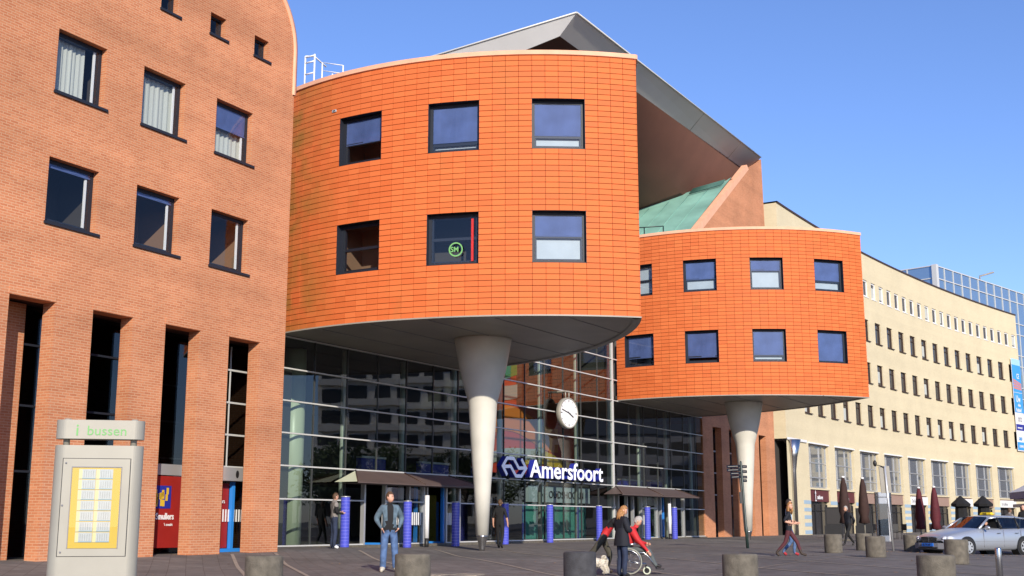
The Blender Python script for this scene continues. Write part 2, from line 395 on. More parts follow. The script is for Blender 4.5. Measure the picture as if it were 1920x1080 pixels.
# ------------------------------------------------------------------ mesh helpers
class MB:
    def __init__(self):
        self.v = []; self.f = []; self.m = []; self.s = []
    def add(self, vs, fs, mi=0, smooth=False):
        o = len(self.v)
        self.v.extend([tuple(p) for p in vs])
        for f in fs:
            self.f.append([o + i for i in f]); self.m.append(mi); self.s.append(smooth)
        return self
    def quad(self, a, b, c, d, mi=0):
        return self.add([a, b, c, d], [(0, 1, 2, 3)], mi)
    def box(self, x0, x1, y0, y1, z0, z1, mi=0, mtx=None):
        vs = [Vector((x, y, z)) for z in (z0, z1) for y in (y0, y1) for x in (x0, x1)]
        if mtx is not None: vs = [mtx @ p for p in vs]
        return self.add(vs, [(0, 2, 3, 1), (4, 5, 7, 6), (0, 1, 5, 4), (2, 6, 7, 3), (0, 4, 6, 2), (1, 3, 7, 5)], mi)
    def bevbox(self, x0, x1, y0, y1, z0, z1, r, mi=0, mtx=None):
        # upright box with rounded vertical edges
        p = []
        for cx, cy, a0 in ((x1 - r, y1 - r, 0), (x0 + r, y1 - r, 90), (x0 + r, y0 + r, 180), (x1 - r, y0 + r, 270)):
            for k in range(5):
                a = rad(a0 + 22.5 * k); p.append((cx + r * math.cos(a), cy + r * math.sin(a)))
        return self.prism(p, z0, z1, mi, mtx)
    def prism(self, poly, z0, z1, mi=0, mtx=None, smooth=False):
        n = len(poly)
        vs = [Vector((x, y, z0)) for x, y in poly] + [Vector((x, y, z1)) for x, y in poly]
        if mtx is not None: vs = [mtx @ p for p in vs]
        self.add(vs, [tuple(range(n - 1, -1, -1)), tuple(range(n, 2 * n))], mi)
        o = len(self.v) - 2 * n
        for i in range(n):
            j = (i + 1) % n
            self.f.append([o + i, o + j, o + n + j, o + n + i]); self.m.append(mi); self.s.append(smooth)
        return self
    def tube(self, pts, radii, n=8, mi=0, smooth=True, cap=True, flat=1.0):
        pts = [Vector(p) for p in pts]
        if not hasattr(radii, '__len__'): radii = [radii] * len(pts)
        rings = []
        up = None
        for i, p in enumerate(pts):
            d = (pts[min(i + 1, len(pts) - 1)] - pts[max(i - 1, 0)])
            if d.length < 1e-9: d = Vector((0, 0, 1))
            d.normalize()
            if up is None:
                up = d.orthogonal().normalized()
            u = (up - d * up.dot(d))
            u = u.normalized() if u.length > 1e-6 else d.orthogonal().normalized()
            up = u
            v = d.cross(u)
            rings.append([p + (u * math.cos(2 * math.pi * k / n) + v * math.sin(2 * math.pi * k / n) * flat) * radii[i] for k in range(n)])
        o = len(self.v)
        for r in rings: self.v.extend([tuple(q) for q in r])
        for i in range(len(rings) - 1):
            for k in range(n):
                k2 = (k + 1) % n
                self.f.append([o + i * n + k, o + i * n + k2, o + (i + 1) * n + k2, o + (i + 1) * n + k]); self.m.append(mi); self.s.append(smooth)
        if cap:
            self.f.append([o + k for k in range(n - 1, -1, -1)]); self.m.append(mi); self.s.append(False)
            e = o + (len(rings) - 1) * n
            self.f.append([e + k for k in range(n)]); self.m.append(mi); self.s.append(False)
        return self
    def lathe(self, prof, n=24, c=(0, 0, 0), mi=0, smooth=True, cap=True, sx=1.0, sy=1.0):
        o = len(self.v)
        for r, z in prof:
            for k in range(n):
                a = 2 * math.pi * k / n
                self.v.append((c[0] + r * math.cos(a) * sx, c[1] + r * math.sin(a) * sy, c[2] + z))
        for i in range(len(prof) - 1):
            for k in range(n):
                k2 = (k + 1) % n
                self.f.append([o + i * n + k, o + i * n + k2, o + (i + 1) * n + k2, o + (i + 1) * n + k]); self.m.append(mi); self.s.append(smooth)
        if cap:
            if prof[0][0] > 1e-4:
                self.f.append([o + k for k in range(n - 1, -1, -1)]); self.m.append(mi); self.s.append(False)
            if prof[-1][0] > 1e-4:
                e = o + (len(prof) - 1) * n
                self.f.append([e + k for k in range(n)]); self.m.append(mi); self.s.append(False)
        return self
    def ell(self, c, rx, ry, rz, n=12, m=8, mi=0, mtx=None):
        vs = []; fs = []
        for i in range(m + 1):
            ph = math.pi * i / m
            for k in range(n):
                a = 2 * math.pi * k / n
                vs.append(Vector((c[0] + rx * math.sin(ph) * math.cos(a), c[1] + ry * math.sin(ph) * math.sin(a), c[2] + rz * math.cos(ph))))
        if mtx is not None: vs = [mtx @ p for p in vs]
        for i in range(m):
            for k in range(n):
                k2 = (k + 1) % n
                fs.append((i * n + k, (i + 1) * n + k, (i + 1) * n + k2, i * n + k2))
        return self.add(vs, fs, mi, True)
    def mesh(self, name, mats, org=None, recalc=True):
        me = bpy.data.meshes.new(name)
        v = self.v
        if org is not None and (org[0] or org[1] or org[2]):
            v = [(p[0] - org[0], p[1] - org[1], p[2] - org[2]) for p in v]
        me.from_pydata(v, [], self.f)
        if not isinstance(mats, (list, tuple)): mats = [mats]
        for x in mats: me.materials.append(M[x] if isinstance(x, str) else x)
        me.polygons.foreach_set('material_index', self.m)
        me.polygons.foreach_set('use_smooth', self.s)
        if recalc:
            bm = bmesh.new(); bm.from_mesh(me)
            bmesh.ops.remove_doubles(bm, verts=bm.verts, dist=1e-6)
            bmesh.ops.recalc_face_normals(bm, faces=bm.faces)
            bm.to_mesh(me); bm.free()
        me.update()
        return me
    def build(self, name, mats, parent=None, loc=None, rot=None, org=None, recalc=True):
        if org is None and parent is not None: org = ORG.get(parent.name)
        me = self.mesh(name, mats, org, recalc)
        o = bpy.data.objects.new(name, me)
        COL.objects.link(o)
        if parent is not None:
            o.parent = parent
            ORG[o.name] = ORG.get(parent.name)
        if loc is not None: o.location = loc
        if rot is not None: o.rotation_euler = rot
        return o
ORG = {}
def tag(o, label=None, cat=None, group=None, kind=None):
    if label: o['label'] = label
    if cat: o['category'] = cat
    if group: o['group'] = group
    if kind: o['kind'] = kind
    return o
def empty(name, loc, rz=0.0, label=None, cat=None, group=None, org=None):
    o = bpy.data.objects.new(name, None)
    o.empty_display_size = 0.3
    COL.objects.link(o)
    o.location = loc; o.rotation_euler = (0, 0, rz)
    if org is not None: ORG[o.name] = org
    return tag(o, label, cat, group)
def inst(name, me, parent, loc=(0, 0, 0), rot=(0, 0, 0), scale=None):
    o = bpy.data.objects.new(name, me)
    COL.objects.link(o)
    o.parent = parent; o.location = loc; o.rotation_euler = rot
    if scale: o.scale = scale
    return o
def copy_tree(o, parent=None):
    c = o.copy(); COL.objects.link(c); c.parent = parent
    for ch in list(o.children): copy_tree(ch, c)
    return c
def st_root(name, s, d, z, label, cat, group=None):
    """root at a point of the station frame (s along the front, d depth behind the glass, z height, survey units)"""
    return empty(name, W(s, -d, z), AZ, label, cat, group, org=(K * s, K * d, K * z))
def P(s, d, z):
    return (K * s, K * d, K * z)
class SB(MB):
    """mesh builder in survey units of a frame: s along the front, d depth (negative = towards the square), z height"""
    def sbox(self, s0, s1, d0, d1, z0, z1, mi=0):
        return self.box(K * s0, K * s1, K * d0, K * d1, K * z0, K * z1, mi)
    def spoly(self, pts, mi=0):
        return self.add([P(*p) for p in pts], [tuple(range(len(pts)))], mi)
    def swall(self, s0, s1, z0, z1, holes, d, thick, mi=0, back=True):
        ss = sorted(set([s0, s1] + [h[0] for h in holes] + [h[1] for h in holes]))
        zs = sorted(set([z0, z1] + [h[2] for h in holes] + [h[3] for h in holes]))
        ss = [x for x in ss if s0 <= x <= s1]; zs = [x for x in zs if z0 <= x <= z1]
        for a, b in zip(ss, ss[1:]):
            for c, e in zip(zs, zs[1:]):
                ms, mz = (a + b) / 2, (c + e) / 2
                if any(h[0] < ms < h[1] and h[2] < mz < h[3] for h in holes): continue
                self.spoly([(a, d, c), (b, d, c), (b, d, e), (a, d, e)], mi)
                if back: self.spoly([(a, d + thick, c), (a, d + thick, e), (b, d + thick, e), (b, d + thick, c)], mi)
        for h in holes:
            a, b, c, e = h[:4]; c = max(c, z0); e = min(e, z1); a = max(a, s0); b = min(b, s1)
            self.spoly([(a, d, c), (a, d, e), (a, d + thick, e), (a, d + thick, c)], mi)
            self.spoly([(b, d, c), (b, d + thick, c), (b, d + thick, e), (b, d, e)], mi)
            self.spoly([(a, d, e), (b, d, e), (b, d + thick, e), (a, d + thick, e)], mi)
            if c > z0: self.spoly([(a, d, c), (a, d + thick, c), (b, d + thick, c), (b, d, c)], mi)
        return self
def text_mb(body, size, ext=0.01, bold=0.0, sx=1.0, align='LEFT', space=1.0):
    cu = bpy.data.curves.new('lettering', 'FONT')
    cu.body = body; cu.size = size; cu.extrude = ext; cu.offset = bold; cu.align_x = align
    cu.space_character = space; cu.resolution_u = 3
    o = bpy.data.objects.new('lettering', cu); COL.objects.link(o)
    bpy.context.view_layer.update()
    dg = bpy.context.evaluated_depsgraph_get()
    me = bpy.data.meshes.new_from_object(o.evaluated_get(dg))
    mb = MB()
    mb.add([(v.co.x * sx, -v.co.z, v.co.y) for v in me.vertices], [tuple(p.vertices) for p in me.polygons])
    bpy.data.objects.remove(o); bpy.data.curves.remove(cu); bpy.data.meshes.remove(me)
    return mb
def text(body, size, parent, loc, m, ext=0.004, bold=0.0, sx=1.0, align='LEFT', rot=(0, 0, 0), name='lettering', space=1.0):
    me = text_mb(body, size, ext, bold, sx, align, space).mesh(name, m, recalc=False)
    return inst(name, me, parent, loc, rot)
# ================================================================== ground
_g0 = ground
def ground(x, y):
    return _g0(x, y) - 0.12 * math.exp(-((x - 2.5) / 4) ** 2 - ((y - 28) / 5) ** 2) - 0.20 * math.exp(-((x - 18) / 3.2) ** 2 - ((y - 45) / 3.2) ** 2)
def axis(a, b, step, lo, hi):
    c = list(np.arange(a, b + 1e-6, step)); out = []
    x = a
    g = step
    while x > lo: g *= 1.6; x -= g; out.append(max(x, lo))
    out = out[::-1] + c
    x = b; g = step
    while x < hi: g *= 1.6; x += g; out.append(min(x, hi))
    return out
xs = axis(-22, 46, 0.7, -900, 900)
ys = axis(0, 96, 0.7, -500, 1500)
nx, ny = len(xs), len(ys)
gm = MB()
gm.v = [(x, y, ground(x, y)) for y in ys for x in xs]
gm.f = [[j * nx + i, j * nx + i + 1, (j + 1) * nx + i + 1, (j + 1) * nx + i] for j in range(ny - 1) for i in range(nx - 1)]
gm.m = [0] * len(gm.f); gm.s = [True] * len(gm.f)
plaza = tag(gm.build('plaza_pavement', 'asphalt', recalc=False), kind='structure')
# pale drainage lines across the paving
ld = Vector((0.255, -0.967, 0)).normalized(); ln = Vector((-ld.y, ld.x, 0))
def strip(off, a, b, wdt=0.09, d=ld, nrm=ln):
    n = max(2, int((b - a) / 0.7)); mb = MB(); vs = []
    for i in range(n + 1):
        p = nrm * off + (-d) * (a + (b - a) * i / n)
        for sgn in (-1, 1):
            q = p + nrm * sgn * wdt / 2
            vs.append((q.x, q.y, ground(q.x, q.y) + 0.008))
    mb.add(vs, [(2 * i, 2 * i + 1, 2 * i + 3, 2 * i + 2) for i in range(n)])
    return mb.build('paving_line', 'paving_line', plaza, recalc=False)
for off, a, b in ((1.2, 18, 35), (2.45, 14, 36), (5.2, 14, 38.5), (8.1, 14, 41), (10.9, 14, 43.5), (13.75, 14, 46), (16.5, 14, 48.5), (19.3, 14, 51), (22.1, 14, 53), (24.9, 14, 55), (27.7, 20, 57), (30.5, 20, 60)):
    strip(off, a, b)
d2 = DG.copy(); n2 = NR.copy()
for t in (16.0, 20.5):
    o0 = G0.dot(n2) + K * t
    strip(o0, -(G0.dot(d2) + 60), -(G0.dot(d2) - 20), 0.06, d2, n2)
# ================================================================== windows
WC = {}
def wkey(key, fn):
    if key not in WC: WC[key] = fn()
    return WC[key]
def window(parent, loc, psi, w_, h_, blind=0.0, rail=None, lower='dark', curtain=0, room='room_dark', fw=0.10, sill=0.0, frame='navy_frame', label=None, sash=False, rec=0.2, lining=True):
    """recessed window, bottom centre on the wall face; x to the right, y into the wall. all in metres"""
    def frame_me():
        mb = MB(); a = w_ / 2; f = fw
        mb.box(-a, a, 0.03, 0.2, h_ - f * 1.15, h_); mb.box(-a, a, 0.03, 0.2, 0, f)
        mb.box(-a, -a + f, 0.032, 0.2, f, h_ - f * 1.15); mb.box(a - f, a, 0.032, 0.2, f, h_ - f * 1.15)
        # inner opening light
        i = f * 1.5; j = f * 0.45
        if rail is not None:
            zr = h_ * rail
            mb.box(-a + f, a - f, 0.06, 0.17, zr - j, zr + j)
        mb.box(-a + f, -a + i, 0.07, 0.18, f, h_ - f * 1.15); mb.box(a - i, a - f, 0.07, 0.18, f, h_ - f * 1.15)
        mb.box(-a + i, a - i, 0.07, 0.18, f, i)
        if sill: mb.box(-a - 0.03, a + 0.12, -sill - rec, 0.06, -0.07, 0.0)
        # box of the reveal
        if lining:
            mb.box(-a - 0.012, -a + 0.004, -rec, 0.3, 0, h_); mb.box(a - 0.004, a + 0.012, -rec, 0.3, 0, h_)
            mb.box(-a, a, -rec, 0.3, -0.012, 0.002); mb.box(-a, a, -rec, 0.3, h_ - 0.002, h_ + 0.012)
        return mb.mesh('window', frame)
    def pane_me():
        mb = MB(); a = w_ / 2 - fw * 0.9
        mb.quad((-a, 0.04, fw * 0.9), (a, 0.04, fw * 0.9), (a, 0.04, h_ - fw), (-a, 0.04, h_ - fw))
        return mb.mesh('pane', 'window_glass', recalc=False)
    def room_me():
        mb = MB(); a = w_ / 2 + 0.25; y0, y1 = 0.22, 1.6
        mb.quad((-a, y1, -0.2), (a, y1, -0.2), (a, y1, h_ + .2), (-a, y1, h_ + .2))
        mb.quad((-a, y0, -.2), (-a, y1, -.2), (-a, y1, h_ + .2), (-a, y0, h_ + .2))
        mb.quad((a, y0, -.2), (a, y0, h_ + .2), (a, y1, h_ + .2), (a, y1, -.2))
        mb.quad((-a, y0, -.2), (a, y0, -.2), (a, y1, -.2), (-a, y1, -.2))
        mb.quad((-a, y0, h_ + .2), (-a, y1, h_ + .2), (a, y1, h_ + .2), (a, y0, h_ + .2))
        return mb.mesh('room', room, recalc=False)
    k = (round(w_, 3), round(h_, 3), rail, sill, frame, fw)
    loc = (loc[0] - math.sin(psi) * rec, loc[1] + math.cos(psi) * rec, loc[2])
    o = inst('window', wkey(('f',) + k, frame_me), parent, loc, (0, 0, psi))
    inst('pane', wkey(('p',) + k[:2], pane_me), o)
    inst('room', wkey(('r', room) + k[:2], room_me), o)
    a = w_ / 2 - fw
    if blind > 0:
        def bm_():
            mb = MB(); n = 6
            for i in range(n):   # gently billowing screen
                x0, x1 = -a + 2 * a * i / n, -a + 2 * a * (i + 1) / n
                y0, y1 = 0.06 + 0.02 * math.sin(2.2 * math.pi * i / n), 0.06 + 0.02 * math.sin(2.2 * math.pi * (i + 1) / n)
                mb.quad((x0, y0, h_ - fw - (h_ - 2 * fw) * blind), (x1, y1, h_ - fw - (h_ - 2 * fw) * blind), (x1, 0.06, h_ - fw), (x0, 0.06, h_ - fw))
            mb.box(-a, a, 0.05, 0.08, h_ - fw - (h_ - 2 * fw) * blind - 0.03, h_ - fw - (h_ - 2 * fw) * blind)
            return mb.mesh('blind', 'blue_blind')
        inst('blind', wkey(('b', blind) + k[:2], bm_), o)
    if lower == 'white':
        def wm_():
            mb = MB(); zt = h_ * (rail if rail else 0.5)
            mb.box(-a + .03, a - .03, 0.16, 0.19, fw, zt)
            return mb.mesh('inner_blind', 'white_panel')
        inst('inner_blind', wkey(('w', rail) + k[:2], wm_), o)
    if lower == 'white2':
        def wm2():
            mb = MB(); mb.box(-a + .03, a - .03, 0.16, 0.19, fw, h_ - fw)
            return mb.mesh('inner_blind', 'white_panel')
        inst('inner_blind', wkey(('w2',) + k[:2], wm2), o)
    if curtain:
        def cm_():
            mb = MB(); n = 26; vs = []
            x0, x1 = (-a, a) if curtain == 1 else ((-a, a * 0.55) if curtain == 2 else (-a * 0.2, a))
            for i in range(n + 1):
                x = x0 + (x1 - x0) * i / n; y = 0.24 + 0.03 * math.sin(i * 1.9) + 0.015 * math.sin(i * 0.7)
                vs += [(x, y, 0.05), (x, y, h_ - 0.03)]
            mb.add(vs, [(2 * i, 2 * i + 2, 2 * i + 3, 2 * i + 1) for i in range(n)], 0, True)
            return mb.mesh('curtain', 'curtain', recalc=False)
        inst('curtain', wkey(('c', curtain) + k[:2], cm_), o)
    if sash:
        mb = MB(); mb.box(a - 0.13, a - 0.07, 0.085, 0.125, fw, h_ - fw)
        o2 = inst('sash', wkey(('s',) + k[:2], lambda: mb.mesh('sash', 'white_paint')), o)
    if label: o['label'] = label
    return o

# ================================================================== left brick office block
BZ = math.atan2(0.878, 0.478)
brick1 = empty('brick_office_block', (-6.904, 36.226, 0.08), BZ, 'tall red brick building with square windows and pillared arcade at the left', 'building', 'brick office blocks flanking the glass hall', org=(0, 0, 0))
wins = []
for s0 in (-10.40, -7.15, -3.92):
    for z0 in (9.65, 13.42): wins.append((s0, s0 + 1.78, z0, z0 + 1.84))
small = [(s0, s0 + 0.74, 17.38, 18.1) for s0 in (-8.8, -6.62, -4.40, -2.22)]
opens = [(-11.34 + 2.84 * k - 0.0, -9.83 + 2.84 * k, -1.0, 7.45) for k in range(-3, 4)]
mb = SB()
mb.swall(-30, 0, -0.3, 17.2, wins + opens, 0, 0.48)
mb.swall(-30, 0, 17.2, 18.2, [(a, b, max(c, 17.2), min(e, 18.1)) for a, b, c, e in small], 0, 0.42)
# quarter-round shoulder at the top right
R1 = 2.6
arc = [(-R1 + R1 * math.cos(rad(a)), 18.2 + R1 * math.sin(rad(a))) for a in range(0, 91, 6)]
for d in (0.0, 0.42):
    mb.spoly([(-30, d, 18.2), (0, d, 18.2)] + [(s, d, z) for s, z in arc[1:]] + [(-30, d, 20.8)])
# end wall and back
mb.spoly([(0, 0, -0.3), (0, 14, -0.3), (0, 14, 18.2), (0, 0, 18.2)])
mb.spoly([(-30, 14, -0.3), (0, 14, -0.3), (0, 14, 20.8), (-30, 14, 20.8)])
mb.build('wall', 'brick', brick1)
mb = SB()
for (s0, z0), (s1, z1) in zip(arc, arc[1:]):
    mb.add([P(s0, 0.4, z0), P(s1, 0.4, z1), P(s1, 14, z1), P(s0, 14, z0)], [(0, 1, 2, 3)], 0, True)
mb.spoly([(arc[-1][0], 0.4, 20.8), (-30, 0.4, 20.8), (-30, 14, 20.8), (arc[-1][0], 14, 20.8)])
mb.build('roof', 'copper_green', brick1)
mb = SB()
prof = [(0.0, 16.6)] + arc
for (s0, z0), (s1, z1) in zip(prof, prof[1:]):
    n = Vector((1, 0)) if z0 < 18.2 else Vector((s0 + R1, z0 - 18.2)).normalized()
    n1 = Vector((1, 0)) if z1 <= 18.2 else Vector((s1 + R1, z1 - 18.2)).normalized()
    q = []
    for dd in (-0.05, 0.5):
        for (ss, zz), nn in (((s0, z0), n), ((s1, z1), n1)):
            q += [P(ss - nn.x * 0.10, dd, zz - nn.y * 0.10), P(ss + nn.x * 0.06, dd, zz + nn.y * 0.06)]
    mb.add(q, [(0, 1, 3, 2), (4, 6, 7, 5), (1, 5, 7, 3), (0, 2, 6, 4)], 0, True)
mb.build('coping', 'coping', brick1)
styles = {(1, 1): dict(curtain=2, lower='dark', sash=True), (2, 1): dict(curtain=1, sash=True), (3, 1): dict(blind=0.45, curtain=1, sash=True),
          (1, 0): dict(blind=0.06, sash=True), (2, 0): dict(blind=0.06, sash=True, room='room_brown'), (3, 0): dict(lower='dark', sash=True, room='room_brown'),
          (0, 0): dict(), (0, 1): dict(blind=0.5)}
for i, s0 in ((1, -10.40), (2, -7.15), (3, -3.92)):
    for j, z0 in enumerate((9.65, 13.42)):
        window(brick1, (K * (s0 + 0.89), 0, K * z0), 0, K * 1.78, K * 1.84, fw=0.09, sill=0.05, rec=0.16, lining=False, **styles[(i, j)])
for a, b, c, e in small:
    window(brick1, (K * (a + b) / 2, 0, K * c), 0, K * (b - a), K * (e - c), fw=0.06, sill=0.05, rec=0.16, lining=False)
# brick course lines (soldier course over the arcade)
for k in range(-3, 4):
    mb = SB(); mb.sbox(-11.36 + 2.84 * k, -9.81 + 2.84 * k, -0.012, 0.0, 7.46, 7.66); mb.build('lintel', 'brick', brick1)
# arcade: ceiling, shop front behind the pillars
mb = SB()
mb.sbox(-30, 0, 0.42, 4.3, 7.55, 7.75)
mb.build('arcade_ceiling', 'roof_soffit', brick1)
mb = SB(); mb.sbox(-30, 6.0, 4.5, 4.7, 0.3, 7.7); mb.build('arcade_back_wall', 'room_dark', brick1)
SD = 1.25
for k in (0,):
    s0 = -11.34 + 2.84 * k
    mb = SB(); mb.sbox(s0 + 0.6, s0 + 1.5, SD - .1, SD + .05, 0.3, 7.5); mb.build('arcade_pier', 'brick', brick1)
mb = SB()
for k in range(-3, 4):
    s0 = -11.34 + 2.84 * k
    mb.sbox(s0 + 0.15, s0 + 2.7, SD + .06, SD + .1, 0.6, 7.5)
mb.build('shop_glazing', 'dark_glass', brick1)
for z in (3.35, 4.42, 5.5, 6.6):
    mb = SB(); mb.sbox(-1.95, -0.1, SD - 0.03, SD + 0.05, z - 0.03, z + 0.03); mb.build('transom', 'white_bar', brick1)
mb = SB(); mb.sbox(-1.30, -1.27, SD - 0.02, SD + 0.02, 3.35, 7.4); mb.build('mullion', 'white_bar', brick1)
for k in range(-3, 2):
    s0 = -11.34 + 2.84 * k
    for z in (2.9, 4.7, 6.4):
        m2_ = SB(); m2_.sbox(s0 + 0.2, s0 + 2.6, SD - 0.02, SD + 0.04, z - 0.03, z + 0.03); m2_.build('transom', 'navy_frame', brick1)
mb = SB(); mb.sbox(-2.05, -0.15, SD - 0.35, SD + 0.04, 2.88, 3.32); fas = mb.build('door_fascia', 'alu', brick1)
mb = SB(); mb.add([P(-1.12 + .1 * math.cos(a) * .8, SD - 0.36, 3.1 + .13 * math.sin(a)) for a in [i * math.pi / 6 for i in range(12)]], [tuple(range(12))])
mb.build('emblem', 'black_paint', fas)
mb = SB()
for a, b, c, e in ((-2.05, -0.2, 0.5, 0.68), (-2.05, -1.93, 0.68, 2.86), (-1.05, -0.93, 0.68, 2.86), (-0.3, -0.2, 0.68, 2.86)):
    mb.sbox(a, b, SD - 0.12, SD + 0.02, c, e)
mb.build('shop_door', 'blue_paint', brick1)
mb = SB()
for i in range(12): mb.sbox(-1.9 + i * 0.13, -1.84 + i * 0.13, SD - 0.02, SD - 0.01, 1.55, 1.95)
mb.build('door_marking', 'white_paint', brick1)
mb = SB(); mb.sbox(-5.2, -3.3, SD - 0.08, SD + 0.02, 0.75, 2.95); rp = mb.build('red_shop_panel', 'red_panel', brick1)
mb = SB(); mb.sbox(-5.2, -3.3, SD - 0.1, SD + 0.02, 2.98, 3.32); mb.build('shop_fascia', 'alu', brick1)
mb = SB(); mb.sbox(-4.7, -3.85, SD - 0.09, SD - 0.081, 1.95, 2.65); pic = mb.build('food_picture', 'sign_blue', rp)
mb = SB()
for i in range(14):
    a = random.uniform(-4.6, -4.05); z = random.uniform(2.0, 2.4)
    mb.sbox(a, a + 0.09, SD - 0.1, SD - 0.091, z, z + 0.2)
mb.build('food_picture', 'yellow_dark', rp)
text("Smullers", K * 0.27, brick1, P(-4.48, SD - 0.095, 1.62), 'white_paint', bold=0.006, sx=0.85)
text("'t smaakt", K * 0.12, brick1, P(-4.1, SD - 0.095, 1.42), 'white_paint', sx=0.85)
mb = SB(); mb.sbox(-1.85, -1.08, SD + 0.02, SD + 0.05, 0.7, 2.8); mb.build('red_shop_panel', 'red_panel', brick1)
text("Smullers", K * 0.2, brick1, P(-1.85, SD - 0.03, 2.15), 'white_paint', sx=0.8)
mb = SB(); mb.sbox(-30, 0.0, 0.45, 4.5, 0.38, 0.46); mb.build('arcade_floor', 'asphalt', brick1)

# ================================================================== orange tiled drums
TH = 10.02 / 46
def drum(name, label, c, R, th0, th1, c_b, R_b, a0, a1, wincols, s_c, wstyles):
    pitch = math.degrees(0.5 / R)
    root = st_root(name, s_c, -6.2, 0.32, label, 'building', 'orange tiled drums on flared columns')
    org = ORG[root.name]
    def pol(th, r, z, cc=c):
        return P(cc[0] + r * math.cos(rad(th)), -(cc[1] + r * math.sin(rad(th))), z)
    ncol = int((th1 - th0) / pitch)
    wrows = ((9, 18), (29, 38))
    # backing wall behind the tiles
    mb = SB()
    rb = R - 0.05
    for k in range(ncol + 1):
        t0 = th0 + pitch * k; t1 = min(th1, t0 + pitch)
        for r0, r1, isw in ((0, 9, 0), (9, 18, 1), (18, 29, 0), (29, 38, 1), (38, 46, 0)):
            if isw and any(a <= k < a + 4 for a in wincols): continue
            mb.add([pol(t0, rb, 8.95 + TH * r0), pol(t1, rb, 8.95 + TH * r0), pol(t1, rb, 8.95 + TH * r1), pol(t0, rb, 8.95 + TH * r1)], [(0, 1, 2, 3)], 0, True)
    nb = 24
    for i in range(nb):
        b0 = a0 + (a1 - a0) * i / nb; b1 = a0 + (a1 - a0) * (i + 1) / nb
        mb.add([pol(b0, R_b - 0.05, 8.95, c_b), pol(b1, R_b - 0.05, 8.95, c_b), pol(b1, R_b - 0.05, 18.97, c_b), pol(b0, R_b - 0.05, 18.97, c_b)], [(0, 1, 2, 3)], 0, True)
    mb.build('wall', 'tile_joint', root, recalc=False)
    # tiles
    camp = Vector((0, 0, 1.4)); cells = []
    for k in range(ncol + 1):
        t = th0 + pitch * (k + 0.5)
        wfrac = 1.0
        if th0 + pitch * (k + 1) > th1: 
            wfrac = (th1 - th0 - pitch * k) / pitch; t = th0 + pitch * (k + wfrac / 2)
        if wfrac < 0.15: continue
        nrm = (DG * math.cos(rad(t)) + NR * math.sin(rad(t)))
        for r in range(46):
            if any(lo <= r < hi for lo, hi in wrows) and any(a <= k < a + 4 for a in wincols): continue
            z = 8.95 + TH * r
            p = W(c[0] + R * math.cos(rad(t)), c[1] + R * math.sin(rad(t)), z)
            v = camp - p
            cells.append((nrm.dot(v.normalized()) / v.length_squared if wfrac == 1 else 0, t, z, wfrac))
    cells.sort(reverse=True)
    tw, thk, tz = K * (0.5 - 0.014), K * 0.035, K * (TH - 0.022)
    tm = MB(); tm.box(-tw / 2, tw / 2, 0, thk, 0, tz)
    tme = tm.mesh('tile', 'tile')
    stuff = MB()
    for i, (_, t, z, wf) in enumerate(cells):
        x, y, zz = pol(t, R, z)
        psi = rad(90 - t); jit = random.uniform(-0.0015, 0.0015)
        mtx = Matrix.Translation((x - org[0], y - org[1], zz - org[2])) @ Matrix.Rotation(psi, 4, 'Z') @ Matrix.Translation((0, jit, 0))
        if i < 300:
            inst('tile', tme, root, mtx.to_translation(), (random.uniform(-.004, .004), 0, psi))
        else:
            stuff.box(-tw / 2 * wf, tw / 2 * wf, 0, thk, 0, tz, 0, mtx)
    # the side turned away from the street
    pb = math.degrees(0.5 / R_b); nbk = int((a0 - a1) / pb)
    for k in range(nbk):
        t = a0 - pb * (k + 0.5)
        for r in range(46):
            x, y, zz = pol(t, R_b, 8.95 + TH * r, c_b)
            mtx = Matrix.Translation((x - org[0], y - org[1], zz - org[2])) @ Matrix.Rotation(rad(90 - t), 4, 'Z')
            stuff.box(-tw / 2, tw / 2, 0, thk, 0, tz, 0, mtx)
    tag(stuff.build('tile_field', 'tile', root, org=(0, 0, 0), recalc=False), kind='stuff')
    # outline polygon of the drum
    out = [(c[0] + R * math.cos(rad(th1 - (th1 - th0) * i / 40)), c[1] + R * math.sin(rad(th1 - (th1 - th0) * i / 40)), (math.cos(rad(th1 - (th1 - th0) * i / 40)), math.sin(rad(th1 - (th1 - th0) * i / 40)))) for i in range(41)]
    out += [(c_b[0] + R_b * math.cos(rad(a0 + (a1 - a0) * i / 40)), c_b[1] + R_b * math.sin(rad(a0 + (a1 - a0) * i / 40)), (math.cos(rad(a0 + (a1 - a0) * i / 40)), math.sin(rad(a0 + (a1 - a0) * i / 40)))) for i in range(41)]
    mb = SB()
    mb.spoly([(s, -t, 8.93) for s, t, n in out])
    so = mb.build('soffit', 'soffit', root)
    # panel joints of the soffit
    for q in (2.2, 4.6, 7.0, 9.4, 11.8):
        lo = [s for (s, t, n), (s2, t2, n2) in zip(out, out[1:]) if (t - q) * (t2 - q) <= 0]
        if len(lo) >= 2:
            mb = SB(); mb.sbox(min(lo) + .1, max(lo) - .1, -q - .018, -q + .018, 8.915, 8.928); mb.build('soffit_joint', 'grey_render', so)
    mb = SB()
    mb.spoly([(s - 0.05 * n[0], -(t - 0.05 * n[1]), 18.8) for s, t, n in out])
    mb.build('roof', 'slate', root)
    # pale trim under the lowest tiles
    mb = SB()
    for (s0, t0, n0), (s1, t1, n1) in zip(out, out[1:]):
        q = []
        for s, t, n in ((s0, t0, n0), (s1, t1, n1)):
            q += [P(s + n[0] * .03, -(t + n[1] * .03), 8.90), P(s + n[0] * .03, -(t + n[1] * .03), 8.953), P(s - n[0] * .3, -(t - n[1] * .3), 8.90)]
        mb.add(q, [(0, 3, 4, 1), (0, 2, 5, 3)])
    mb.build('edge_trim', 'soffit', root)
    mb = SB()
